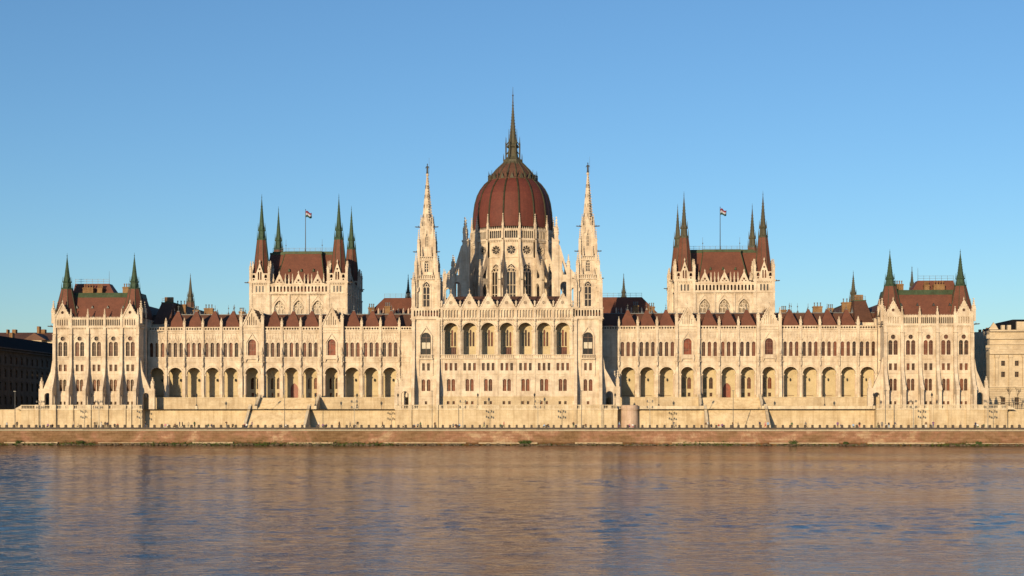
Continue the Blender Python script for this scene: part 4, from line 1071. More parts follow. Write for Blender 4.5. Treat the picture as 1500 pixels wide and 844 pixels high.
# ------------------------------------------------------------------ drum and dome
def dome():
    yc = 30.0; n = 16; R = 12.15; org = (0, yc, 40)
    ap = R * cos(pi / n); side = R * sin(pi / n)
    ZF = lambda v: 7.1 + (v - 7.1) * .9735
    mb = MB(); mb.zf = ZF
    wins = []
    for k in range(n):
        a = 2 * pi * k / n; mb.fr((0, yc, 0), a)
        mb.prism([(-side, 40), (side, 40), (side, 61.0), (-side, 61.0)], ap - .6, ap, 'stone', [pointed(0, 41.0, 2.7, 12.6), foil(0, 57.9, 1.32)])
        wins.append(a)
        mb.box(-side, side, 55.5, 55.8, ap, ap + .25); mb.box(-side - .1, side + .1, 60.8, 61.15, ap - .2, ap + .55)
        mb.ring(0, 57.9, 1.42, 1.56, ap, ap + .15, 0, 2 * pi, 20)
        mb.ring(0, 50.9, 1.5, 1.75, ap, ap + .2, n=12)
        for sx in (-1, 1): mb.box(sx * 1.62 - .1, sx * 1.62 + .1, 41, 50.9, ap, ap + .16)
        for j in range(9): u = -side + 2 * side * (j + .5) / 9; mb.box(u - .12, u + .12, 60.3, 60.8, ap, ap + .4)
        gw = [roundarch(-1.6 + 3.2 * j / 5, 61.45, .5, 2.25, 4) for j in range(6)]
        mb.prism([(-side, 61.15), (side, 61.15), (side, 64.1), (-side, 64.1)], ap + .1, ap + .45, 'stone', gw)
        mb.prism([(-side, 61.15), (side, 61.15), (side, 64.0), (-side, 64.0)], ap - .9, ap - .8, 'iron')  # near-black backing sheet, painted shade behind the gallery arches
        mb.box(-side, side, 64.0, 64.25, ap, ap + .55)
        for j in range(8): u = -side + 2 * side * (j + .5) / 8; mb.pyr(u, ap + .3, .13, .12, 64.25, 65.1)
    mb.fr((0, yc, 0))
    part = build(mb, 'drum', B, org)
    for a in wins:
        link('tracery_window', tracery_mesh('drum_tracery', 2.7, 12.2, 3, 'glassdark'), part, (sin(a) * (ap - .2), yc - cos(a) * (ap - .2), ZF(41.0)), a)
        link('rose_window', rose_mesh(1.36), part, (sin(a) * (ap - .2), yc - cos(a) * (ap - .2), ZF(57.9)), a)
    # flying buttresses at every corner
    for k in range(n):
        a = 2 * pi * (k + .5) / n
        key = 'fin'
        if key not in MESH:
            f = MB(); f.zf = ZF
            # plane of local (w,v): w radial distance
            f.prof([(R - .1, 40), (16.8, 40), (16.8, 50.6), (15.8, 51.4), (R + .9, 57.8), (R + .9, 64.2), (R - .1, 64.2)], -.27, .27, 'stone',
                   [[(13.1, 41.0), (15.3, 41.0), (15.3, 46.2), (14.9, 47.2), (14.2, 47.8), (13.5, 47.2), (13.1, 46.2)], [(13.2, 49.2), (15.3, 49.2), (15.3, 50.0), (14.4, 51.4), (13.2, 53.4)]])
            f.box(-.32, .32, 48.3, 48.6, R, 16.9); f.box(-.36, .36, 40, 50.9, 15.8, 16.9)
            f.box(-.27, .27, 55.5, 64.4, R - .1, R + .75); f.box(-.36, .36, 61.0, 61.3, R - .1, R + .9)
            MESH[key] = f.mesh('flying_buttress')
        link('flying_buttress', MESH[key], part, (0, yc, 0), a)
        sx, sy = sin(a), -cos(a)
        sub('pinnacle', pin_mesh(.29, 1.2, 3.4), part, sx * (R + .4), yc + sy * (R + .4), ZF(64.3)).rotation_euler = (0, 0, a)
        sub('pinnacle', pin_mesh(.38, .9, 3.0), part, sx * 16.3, yc + sy * 16.3, ZF(50.9)).rotation_euler = (0, 0, a)
    for sg in (-1, 1):
        for yy in (13.0, 17.5):
            f = MB((0, yy, 0)); X = lambda a: sg * a
            poly = [(X(12.0), 40), (X(19.8), 40), (X(19.8), 47.5), (X(17.6), 50.2), (X(16.4), 50.2), (X(14.4), 57.0), (X(12.0), 59.5)]
            hs = [[(X(a), b) for a, b in roundarch(15.6, 40.02, 2.3, 6.6, 8)], [(X(a), b) for a, b in [(15.0, 48.6), (16.3, 48.6), (15.0, 52.8)]], [(X(a), b) for a, b in roundarch(18.5, 40.02, 1.5, 5.0, 6)]]
            f.prism(poly, -.4, .4, 'stone', hs)
            f.box(min(X(12.6), X(14.0)), max(X(12.6), X(14.0)), 40, 58.6, -.65, .65); f.box(min(X(16.2), X(17.4)), max(X(16.2), X(17.4)), 40, 50.6, -.6, .6)
            f.box(min(X(12.4), X(14.2)), max(X(12.4), X(14.2)), 58.3, 58.7, -.75, .75); f.box(min(X(14.2), X(17.4)), max(X(14.2), X(17.4)), 47.6, 47.9, -.5, .5)
            build(f, 'buttress_screen', part, (X(15), yy, 40))
            sub('pinnacle', pin_mesh(.55, 2.4, 4.6), part, X(13.3), yy, 58.6); sub('pinnacle', pin_mesh(.45, 1.0, 3.2), part, X(16.8), yy, 50.4); sub('pinnacle', pin_mesh(.35, .8, 2.2), part, X(19.4), yy, 47.4)
    # dome shell
    prof = [(12.0, 63.6), (12.05, 66.0), (11.9, 68.4), (11.5, 71.3), (10.8, 73.8), (9.9, 75.6), (8.7, 77.2), (7.4, 78.4)]
    d = MB((0, yc, 0)); d.lathe(0, 0, prof, 64, 0, 'dometile')
    d.lathe(0, 0, [(7.5, 78.2), (7.6, 78.6), (7.1, 79.0), (6.3, 80.4), (5.2, 81.8), (4.0, 83.0), (2.7, 84.2)], 16, pi / 16, 'tiledark')
    sh = build(d, 'dome', B, (0, yc, 63.6))
    r = MB((0, yc, 0))
    for k in range(n):
        a = 2 * pi * (k + .5) / n
        r.fr((0, yc, 0), a)
        for (r0, z0), (r1, z1) in zip(prof, prof[1:]):
            r.prism([(-.22, z0), (.22, z0), (.20, z1), (-.20, z1)], min(r0, r1) - .1, max(r0, r1) + .12, 'bronze') if False else r.tube((0, z0, r0), (0, z1, r1), .30, .28, 6, 'rib')
        for (r0, z0), (r1, z1) in zip([(7.2, 78.9), (6.35, 80.4), (5.25, 81.8), (4.05, 83.0)], [(6.35, 80.4), (5.25, 81.8), (4.05, 83.0), (2.7, 84.3)]): r.tube((0, z0, r0), (0, z1, r1), .2, .18, 5, 'bronze')
        r.tube((0, 78.6, 7.4), (0, 81.4, 7.4), .17, .04, 5, 'rib'); r.lathe(0, 7.4, [(.03, 79.5), (.3, 79.9), (.03, 80.3)], 5, mat='rib')
        r.fr((0, yc, 0), 2 * pi * k / n); r.prism([(-.6, 78.5), (.6, 78.5), (0, 80.2)], 7.1, 7.55, 'bronze'); r.tube((0, 80.0, 7.3), (0, 81.0, 7.3), .08, .02, 4, 'rib')
    build(r, 'dome_rib', sh, (0, yc, 63.6))
    l = MB((0, yc, 0))
    l.lathe(0, 0, [(3.6, 83.3), (3.1, 84.3), (3.1, 84.9), (2.3, 85.3), (1.7, 86.0), (1.4, 88.6), (2.0, 89.0), (1.8, 89.3), (1.25, 90.0), (1.05, 92.0), (.6, 96.2), (.22, 101.5), (.12, 105.0)], 8, mat='bronze')
    for k in range(8):
        a = pi / 8 + 2 * pi * k / 8; c, s_ = cos(a), sin(a)
        for rr, za, zb, t_ in ((2.25, 84.8, 90.2, .2), (2.25, 90.2, 92.0, .12), (1.3, 90.0, 94.4, .15), (3.0, 84.6, 86.8, .16)):
            l.tube((rr * c, za, rr * s_), (rr * c, zb, rr * s_), t_, t_ if zb == 90.2 and rr == 2.25 else .03, 5, 'bronze')
        l.tube((2.25 * c, 89.4, 2.25 * s_), (1.1 * c, 90.9, 1.1 * s_), .13, .1, 4, 'bronze'); l.tube((2.25 * c, 86.6, 2.25 * s_), (1.4 * c, 87.6, 1.4 * s_), .12, .1, 4, 'bronze')
        for j in range(12):
            z = 92.6 + j * .9; r_ = max(.12, 1.0 - (z - 92) * .092); l.box(r_ * c - .11, r_ * c + .11, z - .1, z + .1, r_ * s_ - .11, r_ * s_ + .11, 'bronze')
    for z, r_ in ((97.6, .45), (101.6, .36), (104.6, .28)): l.lathe(0, 0, [(.1, z - .3), (r_, z), (.1, z + .3)], 8, mat='bronze')
    l.tube((0, 104.5, 0), (0, 107.2, 0), .1, .04, 5, 'bronze')
    build(l, 'lantern', sh, (0, yc, 84.4))
dome()

# ================================================================== TERRACE, STAIRS, QUAY, WATER
QZ = 4.3
def terrace():
    t = link('terrace_wall', None, None, (0, -18, QZ)); tag(t, 'pale block retaining wall with balustrade running below the whole palace', 'terrace wall')
    mb = MB()
    segs = [(-230, -131.5, 17, 9.25), (-131.5, -98.3, 20, GZ), (-98.3, -69.6, 17, GZ), (-69.6, -53.4, 17, GZ), (-53.4, -29.6, 17, GZ), (-29.6, 29.9, 20, GZ), (29.9, 53.4, 17, GZ), (53.4, 69.6, 17, GZ), (69.6, 98.3, 17, GZ), (98.3, 132.5, 20, GZ), (132.5, 240, 17, 9.25)]
    for x0, x1, w, z in segs:
        mb.box(x0, x1, QZ - .5, z - .02, 4 if z == GZ else -60, w, 'terrace')
        if z != GZ:
            mb.box(x0, x1, z - .02, z + .12, w - .5, w + .18, 'coping')
    wall = build(mb, 'wall_face', t, (0, -18, QZ))
    co = MB()
    for x0, x1, w, z in segs:
        if z != GZ or (abs(x0) > 53 and abs(x1) < 70): continue
        co.box(x0 - .1, x1 + .1, 9.15, 9.42, w - .3, w + .22, 'coping')
        mm = (x0 + x1) / 2
        if w == 17 or False:
            co.box(x0, x1, 9.42, 10.25, w - .15, w + .08, 'coping')
    build(co, 'coping', t, (0, -18, 9.2))
    for x0, x1, w in ((-131.5, -98.3, 20), (-29.6, 29.9, 20), (98.3, 132.5, 20)):
        b = MB(); b.box(x0, x1, 10.35, 10.55, w - .25, w + .15, 'coping'); b.box(x0, x1, 9.42, 9.58, w - .2, w + .1, 'coping')
        n = int((x1 - x0) / .42)
        for k in range(n):
            x = x0 + (x1 - x0) * (k + .5) / n
            if (k // 9) % 2 == 1 and k % 9 in (0, 1) and w: b.box(x - .22, x + .22, 9.58, 10.35, w - .2, w + .1, 'coping')
            elif k % 11 < 9: b.lathe(x, w - .05, [(.08, 9.58), (.12, 9.8), (.06, 10.1), (.09, 10.35)], 5, mat='coping')
            else: b.box(x - .22, x + .22, 9.58, 10.35, w - .2, w + .1, 'coping')
        build(b, 'balustrade', t, ((x0 + x1) / 2, -w, 9.4))
    # pilasters
    xs = [(-127 + 4.77 * k, 20) for k in range(6)] + [(103.1 + 4.77 * k, 20) for k in range(6)] + [(-25.6, 20), (-18.5, 20), (18.6, 20), (25.7, 20), (-104 + 2.4, 20)]
    p = MB()
    for x, w in xs: p.box(x - .45, x + .45, QZ - .1, 9.15, w, w + .38, 'terrace'); p.box(x - .5, x + .5, 9.15, 10.6, w - .3, w + .45, 'coping')
    build(p, 'pilaster', t, (0, -20, QZ))
    # sloping end caps
    e = MB()
    e.prism([(-133.6, 9.3), (-131.4, 9.3), (-131.4, 10.5)], 16.6, 20.1, 'coping'); e.prism([(134.8, 9.3), (132.4, 9.3), (132.4, 10.5)], 16.6, 20.1, 'coping')
    build(e, 'end_ramp', t, (0, -18, 9.3))
    rb = MB(); rb.lathe(33.2, 17.6, [(2.35, QZ - .2), (2.3, 9.1), (2.5, 9.2), (2.5, 9.5), (2.35, 9.6), (2.35, 10.4), (2.0, 10.5)], 28, mat='pink')
    build(rb, 'round_bastion', t, (33.2, -17.6, QZ), False)
terrace()
def stair(sg):
    xc = sg * 61.5; hw = 7.7
    s = link('grand_stair', None, None, (xc, -20, QZ))
    tag(s, ('broad pale stone stair with sloping sides, on the left side of the dome' if sg < 0 else 'broad pale stone stair with sloping sides, on the right side of the dome'), 'stair', 'grand stairs down to the quay')
    n = 26; mb = MB((xc, 0, 0)); y0, y1 = 17.0, 23.6
    pts = [(y0 - .5, QZ - .3), (y1, QZ - .3), (y1, QZ)]
    for k in range(n):
        w = y1 - (y1 - y0) * k / n; z = QZ + (GZ - QZ) * (k + 1) / n
        pts.append((w, z)); pts.append((y1 - (y1 - y0) * (k + 1) / n, z))
    pts.append((y0 - .5, GZ))
    mb.prof(pts, -hw, hw, 'terrace'); build(mb, 'flight', s, (xc, -20, QZ))
    up = MB((xc, 0, 0)); m2 = 16; pts = [(3.2, GZ - .1), (9.0, GZ - .1)]
    for k in range(m2): pts += [(9.0 - 5.8 * k / m2, GZ + (12.7 - GZ) * (k + 1) / m2), (9.0 - 5.8 * (k + 1) / m2, GZ + (12.7 - GZ) * (k + 1) / m2)]
    up.prof(pts, -hw - .3, hw + .3, 'terrace'); build(up, 'upper_flight', s, (xc, -6, GZ))
    for sx in (-1, 1):
        p = MB((xc, 0, 0)); a, b = sorted((sx * hw, sx * (hw + .7)))
        p.prof([(16.6, QZ - .3), (24.3, QZ - .3), (24.3, QZ + .9), (23.6, QZ + 1.0), (17.2, GZ + 1.05), (16.6, GZ + 1.05)], a, b, 'coping')
        p.box(a - .1, b + .1, GZ, GZ + 1.3, 16.2, 17.2, 'coping'); build(p, 'side_wall', s, (xc + sx * hw, -20, QZ))
        q = MB((xc, 0, 0)); q.prof([(3.0, GZ), (9.4, GZ), (9.4, GZ + .9), (3.4, 13.6), (3.0, 13.6)], a + sx * .3, b + sx * .3, 'coping'); build(q, 'side_wall', s, (xc + sx * hw, -6, GZ))
for sg in (-1, 1): stair(sg)
def sheet(name, x0, x1, y0, y1, z, mat):
    me = bpy.data.meshes.new(name); me.from_pydata([(x0, y0, 0), (x1, y0, 0), (x1, y1, 0), (x0, y1, 0)], [], [(0, 1, 2, 3)]); me.materials.append(M[mat])
    o = link(name, me, None, (0, 0, z)); return struct(o)
def water():
    import numpy as np
    rg = np.random.RandomState(12)
    x0, x1, y0, y1 = -150.0, 185.0, -350.0, -37.9; nx, ny = 900, 1060
    X, Y = np.meshgrid(np.linspace(x0, x1, nx), np.linspace(y0, y1, ny))
    Zz = np.zeros_like(X); n = 90
    for i in range(n):
        lam = .9 * (5.5 / .9) ** rg.rand(); th = rg.randn() * .75; k = 2 * np.pi / lam
        Zz += WRMS * np.sqrt(2.0 / n) / k * np.sin(k * (np.cos(th) * Y + np.sin(th) * X) + rg.rand() * 6.28)
    P = np.zeros_like(X)
    for i in range(9): P += np.sin(X * rg.uniform(-.05, .05) + Y * rg.uniform(-.12, .12) + rg.rand() * 6.28)
    Zz *= 1.0 + .17 * P
    e = np.minimum(np.minimum(X - x0, x1 - X) / 8, np.minimum(Y - y0, (y1 - Y) * 4) / 8); Zz *= np.clip(e, 0, 1)
    co = np.stack([X, Y, Zz], -1).reshape(-1, 3)
    idx = np.arange(nx * ny).reshape(ny, nx)
    q = np.stack([idx[:-1, :-1], idx[:-1, 1:], idx[1:, 1:], idx[1:, :-1]], -1).reshape(-1, 4)
    B_ = 3500.0; ex = np.array([(-B_, -1500, 0), (B_, -1500, 0), (B_, y0, 0), (x1, y0, 0), (x0, y0, 0), (-B_, y0, 0), (x1, y1, 0), (B_, y1, 0), (x0, y1, 0), (-B_, y1, 0)])
    m = len(co); q2 = np.array([(0, 1, 2, 5), (3, 2, 7, 6), (5, 4, 8, 9)]) + m
    co = np.concatenate([co, ex]); q = np.concatenate([q, q2])
    me = bpy.data.meshes.new('water'); me.vertices.add(len(co)); me.vertices.foreach_set('co', co.astype(np.float32).ravel())
    me.loops.add(len(q) * 4); me.loops.foreach_set('vertex_index', q.astype(np.int32).ravel())
    me.polygons.add(len(q)); me.polygons.foreach_set('loop_start', np.arange(0, len(q) * 4, 4, dtype=np.int32)); me.polygons.foreach_set('use_smooth', np.ones(len(q), dtype=bool))
    me.update(calc_edges=True); me.validate(); me.materials.append(M['water'])
    return struct(link('water', me))
WRMS = 0.044
sheet('ground', -3500, 3500, -37.6, 6000, QZ - .02, 'paving')
sheet('road', -900, 900, -33.5, -24.5, QZ + .004, 'asphalt')
sheet('pavement', -900, 900, -37.4, -33.7, QZ + .1, 'paving')
water()
sheet('terrace_ground', -131, 131, -19.5, 5, GZ + .01, 'paving')
k_ = MB(); k_.box(-900, 900, QZ - .2, QZ + .13, 33.5, 33.7, 'darkstone'); struct(build(k_, 'kerb', None, (0, -33.6, QZ)))
def quay():
    q = link('embankment_wall', None, None, (0, -38, 0)); tag(q, 'reddish stone river embankment wall rising from the water along the quay', 'quay wall')
    mb = MB(); mb.prof([(37.3, -1.5), (38.9, -1.5), (38.1, 3.75), (37.3, 3.75)], -600, 600, 'quay'); build(mb, 'wall_face', q, (0, -38, 0))
    c = MB(); x = -300.0; rnd = random.Random(3)
    while x < 300:
        w = rnd.uniform(2.0, 3.2); j = rnd.uniform(-.02, .03); c.box(x, x + w - .03, 3.85, 4.1 + j, 37.2, 38.25 + j, 'ledge'); x += w
    build(c, 'coping', q, (0, -38, 3.75))
    d = MB(); d.box(-600, 600, 4.0, QZ + .28, 36.9, 37.5, 'darkstone'); build(d, 'edge_kerb', q, (0, -37.2, 4.0))
    s = MB()
    x = -300.0
    while x < 300: s.box(x, x + rnd.uniform(9, 24), .55 + rnd.uniform(-.1, .05), .85 + rnd.uniform(-.12, .05), 38.4, 38.95 + rnd.uniform(0, .3), 'ledge') ; x += 24.5
    build(s, 'footing', q, (0, -39, .6))
quay()
def rocks():
    mb = MB(); rnd = random.Random(11)
    for k in range(1500):
        x = rnd.uniform(-170, 190); r = rnd.uniform(.18, .5); w = rnd.uniform(39.0, 39.9); z = rnd.uniform(-.1, .45) - (w - 39.0) * .2
        mb.lathe(x, w, [(r * .5, z - r * .5), (r, z), (r * .75, z + r * .4), (.05, z + r * .6)], 5, rnd.uniform(0, 6), 'rock', sx=rnd.uniform(1, 1.8), sw=1)
    tag(build(mb, 'rock_bank', None, (0, -39.4, 0)), 'dark wet stones piled along the foot of the embankment wall at the waterline', 'rocks', None, 'stuff')
    mb = MB()
    rnd = random.Random(4)
    def dens(x):
        px = 750 + (x + 5) * 5.72
        for a, b, d in ((20, 75, .5), (75, 120, .8), (125, 180, .9), (240, 620, 1.0), (1030, 1120, .9), (1395, 1480, .8), (700, 720, .3), (1200, 1260, .3), (800, 1000, .15), (1250, 1380, .2)):
            if a < px < b: return d
        return .08
    for k in range(16000):
        x = rnd.uniform(-150, 170)
        if rnd.random() > dens(x): continue
        w = rnd.uniform(38.7, 39.9); z = .1 + abs(rnd.gauss(0, .42)) * (1.2 - (w - 38.7) * .7) * (.6 + .4 * dens(x)); s = rnd.uniform(.07, .17); a = rnd.uniform(0, pi)
        ids = [mb.p(x + cos(a) * s * 1.3, z - s * .3, w + sin(a) * s), mb.p(x - cos(a) * s * 1.3, z - s * .3, w - sin(a) * s), mb.p(x + rnd.uniform(-.1, .1), z + s, w + .05)]
        mb.face(ids, 'algae')
    tag(build(mb, 'waterside_weeds', None, (0, -39.4, 0)), 'low green weeds and algae growing on the stones at the waterline', 'weeds', None, 'stuff')
rocks()
def bush(px, r, lab):
    rnd = random.Random(int(px)); x = PX(px, -39); mb = MB()
    for k in range(900):
        a = rnd.uniform(0, 2 * pi); u = rnd.uniform(-1, 1); q = rnd.random() ** .4 * r * (.7 + .3 * sin(3 * a + px)); z = .5 + (u * .5 + .5) * q * 1.1; rr = q * sqrt(1 - u * u)
        X, W = x + rr * cos(a) * 1.4, 39.2 + rr * sin(a) * .5; s = rnd.uniform(.06, .14)
        d = Vector((rnd.uniform(-1, 1), rnd.uniform(-1, 1), rnd.uniform(-1, 1))).normalized() * s; e = d.orthogonal().normalized() * s
        mb.face([mb.p(X + d.x, z + d.z, W + d.y), mb.p(X - d.x, z - d.z, W - d.y), mb.p(X + e.x, z + e.z, W + e.y)], 'leaf')
    root = build(mb, 'bush', None, (x, -39.2, .3))
    tag(root, lab, 'bush', 'bushes at the waterline')
    st = MB()
    for k in range(5): st.tube((x, .2, 39.2), (x + rnd.uniform(-r, r) * .8, .5 + r * .8, 39.2 + rnd.uniform(-.2, .3)), .04, .02, 4, 'bark')
    build(st, 'stem', root, (x, -39.2, .3))
for px, r, lab in ((772, 1.1, 'bright green bush at the waterline just right of below the dome'), (765, .8, 'smaller green tuft touching the left of the bright bush below the dome'), (1162, 1.0, 'dark bush at the waterline below the right grand stair'), (1238, .6, 'small dark tuft at the waterline right of the stair bush'), (118, .9, 'dark green bush at the waterline below the left end pavilion'), (27, .8, 'leftmost dark bush at the waterline by the left edge'), (1433, .7, 'rightmost small bush at the waterline below the right end pavilion')): bush(px, r, lab)

# ------------------------------------------------------------------ bollards
def bollards():
    m = MB(); m.box(-.26, .26, 0, .55, -.24, .24, 'darkstone'); m.pyr(0, 0, .3, .28, .55, .72, 'darkstone', .6); m.box(-.32, .32, 0, .12, -.3, .3, 'darkstone')
    me = m.mesh('bollard'); k = 0
    px = -12.0
    while px < 1515:
        o = link('bollard', me, None, (PX(px, -37.2), -37.2, QZ + .27)); tag(o, 'squat dark stone bollard in the row along the quay edge', 'bollard', 'bollards along the quay edge'); px += 10.83
bollards()
# ------------------------------------------------------------------ lamps and poles
def lamps():
    pole = MB(); pole.lathe(0, 0, [(.2, 0), (.16, .8), (.08, 1.0), (.06, 5.2), (.04, 7.6)], 8, mat='polelight')
    arms = MB(); heads = []
    for z, r, n in ((5.5, .95, 4), (7.0, .95, 4)):
        for k in range(n):
            a = k * pi / 2 + pi / 4; arms.tube((0, z - .45, 0), (r * cos(a), z, r * sin(a)), .03, .025, 5, 'polelight')
            heads.append((r * cos(a), z, r * sin(a)))
    lan = MB(); lan.lathe(0, 0, [(.04, -.34), (.10, -.3), (.12, -.26)], 6, mat='polegrey'); lan.lathe(0, 0, [(.12, -.26), (.19, .04)], 6, mat='globe'); lan.lathe(0, 0, [(.21, .04), (.05, .24), (.02, .34)], 6, mat='polegrey')
    pm, am, lm = pole.mesh('pole'), arms.mesh('arms'), lan.mesh('lantern')
    for px, lab in ((59, 'candelabra quay lamp before the outer left pavilion'), (145, 'candelabra quay lamp before the middle of the left pavilion'), (519, 'candelabra quay lamp between the left stair and the left stone tower'), (678, 'candelabra quay lamp left of the dome axis'), (788, 'candelabra quay lamp right of the dome axis'), (952, 'candelabra quay lamp just right of the round bastion'), (1338, 'candelabra quay lamp before the right pavilion'), (1447, 'candelabra quay lamp at the far right end of the terrace')):
        x = PX(px, -36); r = link('street_lamp', None, None, (x, -36, QZ)); tag(r, lab, 'street lamp', 'candelabra lamps on the quay')
        link('pole', pm, r, (x, -36, QZ)); link('arm', am, r, (x, -36, QZ))
        for h in heads: link('lantern', lm, r, (x + h[0], -36 - h[2], QZ + h[1]))
    # small terrace lamps
    b = MB(); b.box(-.35, .35, 0, .9, -.35, .35, 'coping'); b.lathe(0, 0, [(.28, .9), (.2, 1.2), (.07, 1.4), (.05, 3.3)], 8, mat='iron')
    b.tube((-.4, 3.1, 0), (.4, 3.1, 0), .035, None, 5, 'iron')
    bm_ = b.mesh('post'); l = MB(); l.lathe(0, 0, [(.05, 3.3), (.22, 3.4), (.3, 3.95), (.06, 4.25), (.02, 4.5)], 6, mat='iron'); lm2 = l.mesh('lantern')
    for px, Y, lab in ((134, -19, 'short black terrace lamp before the left pavilion'), (288, -16.6, 'short black terrace lamp before the outer left arcade'), (375, -16.6, 'short black lamp beside the top left corner of the left stair'), (462, -16.6, 'short black lamp beside the top right corner of the left stair'), (523, -16.6, 'short black terrace lamp right of the left stair'), (583, -16.6, 'short black terrace lamp beside the left stone tower'), (700, -19, 'short black terrace lamp left of the loggia centre'), (783, -19, 'short black terrace lamp right of the loggia centre'), (901, -19, 'short black terrace lamp beside the right stone tower'), (965, -16.6, 'short black terrace lamp left of the right stair'), (1028, -16.6, 'short black lamp beside the top left corner of the right stair'), (1118, -16.6, 'short black lamp beside the top right corner of the right stair'), (1208, -16.6, 'short black terrace lamp before the outer right arcade'), (1280, -19, 'short black terrace lamp beside the niche of the right pavilion'), (1365, -19, 'short black terrace lamp before the middle of the right pavilion')):
        x = PX(px, Y); r = link('terrace_lamp', None, None, (x, Y, GZ)); tag(r, lab, 'street lamp', 'short lamps on the terrace')
        link('post', bm_, r, (x, Y, GZ)); link('lantern', lm2, r, (x, Y, GZ))
    # tall slender masts on the quay
    m = MB(); m.lathe(0, 0, [(.14, 0), (.12, 1.0), (.09, 1.1), (.07, 9.6)], 6, mat='polegrey'); me = m.mesh('mast')
    h = MB(); h.box(-.28, .28, 9.6, 9.75, -.12, .35, 'polegrey'); hm = h.mesh('lamp_head')
    for px, lab in ((22, 'tall thin mast in front of the dark building at far left'), (417, 'tall thin mast in front of the left grand stair'), (633, 'tall thin mast in front of the left stone tower'), (852, 'tall thin mast in front of the right stone tower'), (1074, 'tall thin mast in front of the right grand stair'), (1297, 'tall thin mast at the inner edge of the right pavilion')):
        x = PX(px, -35); r = link('light_mast', None, None, (x, -35, QZ)); tag(r, lab, 'light mast', 'tall thin masts along the quay'); link('mast', me, r, (x, -35, QZ)); link('lamp_head', hm, r, (x, -35, QZ))
lamps()
# ------------------------------------------------------------------ flags
def colmat(name, c): 
    if name not in M: M[name] = plain(name, c, .8, var=.08)
    return name
def flag(sg):
    x = sg * 61.4; y = 20.5; z = 56.4; r = link('flagpole', None, None, (x, y, z))
    tag(r, 'dark flagpole with red white and green flag on the %s chamber roof' % ('left' if sg < 0 else 'right'), 'flagpole', 'flagpoles on the chamber roofs')
    p = MB((x, y, z)); p.lathe(0, 0, [(.16, 0), (.13, 1), (.08, 12.6)], 8, mat='iron'); p.lathe(0, 0, [(.02, 12.5), (.16, 12.65), (.02, 12.8)], 8, mat='iron'); build(p, 'pole', r, (x, y, z))
    colmat('flag_red', (.16, .01, .03)); colmat('flag_white', (.38, .38, .45)); colmat('flag_green', (.01, .05, .04))
    f = MB((x, y, z)); n = 14; m = 9; W, H = 1.9, 1.9
    def P(i, j):
        u = W * i / n; s_ = H * j / m
        return f.p(.1 + u * .92, 12.2 - s_ * (1 - .12 * u) - .3 * u + .22 * sin(u * 3.4), .3 * sin(u * 4.6 + s_ * 1.3) * min(1, u))
    g = [[P(i, j) for j in range(m + 1)] for i in range(n + 1)]
    for i in range(n):
        for j in range(m):
            c = ('flag_red', 'flag_white', 'flag_green')[j * 3 // m]; f.face((g[i][j], g[i + 1][j], g[i + 1][j + 1], g[i][j + 1]), c)
    build(f, 'flag', r, (x, y, z + 12))
for sg in (-1, 1): flag(sg)

# ------------------------------------------------------------------ neighbouring buildings
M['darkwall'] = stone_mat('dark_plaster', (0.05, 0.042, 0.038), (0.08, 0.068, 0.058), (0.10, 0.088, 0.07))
M['ochre'] = stone_mat('ochre_stone', (0.44, 0.36, 0.26), (0.54, 0.45, 0.33), (0.6, 0.51, 0.39), streak=False, courses=0.7, cmix=.35)
M['slate'] = plain('slate', (.012, .012, .014), .9, spec=.05)
def left_house():
    b = link('street_house', None, None, (-150, 40, GZ)); tag(b, 'dark shaded five storey block facing sideways at the far left edge', 'building')
    # wall faces +X : frame angle +90deg -> U=(0,1), W=(1,0)
    mb = MB((-150, 0, 0), pi / 2); hs = []; wins = []
    for i in range(26):
        u = -14 + i * 4.2
        for z, h in ((5.5, 2.6), (11, 2.4), (15.2, 2.4), (19.2, 2.2), (23.2, 2.0)): hs.append((u, z, h))
    for i in range(26):
        u = -14 + i * 4.2
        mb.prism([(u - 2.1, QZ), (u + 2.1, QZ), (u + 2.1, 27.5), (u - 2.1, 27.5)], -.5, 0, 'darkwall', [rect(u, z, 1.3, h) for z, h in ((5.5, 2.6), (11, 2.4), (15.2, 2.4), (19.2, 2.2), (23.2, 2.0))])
        for z, h in ((5.5, 2.6), (11, 2.4), (15.2, 2.4), (19.2, 2.2), (23.2, 2.0)): mb.box(u - .9, u + .9, z + h + .15, z + h + .4, 0, .25, 'darkwall')
    for z, d in ((9.8, .3), (26.8, .9), (27.5, 1.1), (22.5, .25)): mb.box(-16.1, 93, z, z + .35, 0, d, 'darkwall')
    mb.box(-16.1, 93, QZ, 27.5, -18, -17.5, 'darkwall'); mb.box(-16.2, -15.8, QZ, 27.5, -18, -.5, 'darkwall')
    w = build(mb, 'wall', b, (-150, 30, QZ))
    me = win_mesh('house_window', 1.3, 2.4, 'rect', 'glassgrey', 1, 1)
    for i in range(7):
        u = -1.4 + (i) * 4.2 * 1.0 + 0
        for z in (11, 15.2, 19.2, 23.2): link('window', me, b, (-150.35, 2.8 + i * 4.2, z), pi / 2)
    r = MB((-150, 0, 0), pi / 2); r.prof([(.6, 27.85), (-4.5, 31.8), (-13.5, 31.8), (-18, 27.85)], -16, 93, 'slate')
    for k in range(4): u = -8 + k * 14; r.box(u - .9, u + .9, 30, 33.4, -6, -5, 'brick')
    build(r, 'roof', b, (-158, 30, 27.8))
left_house()
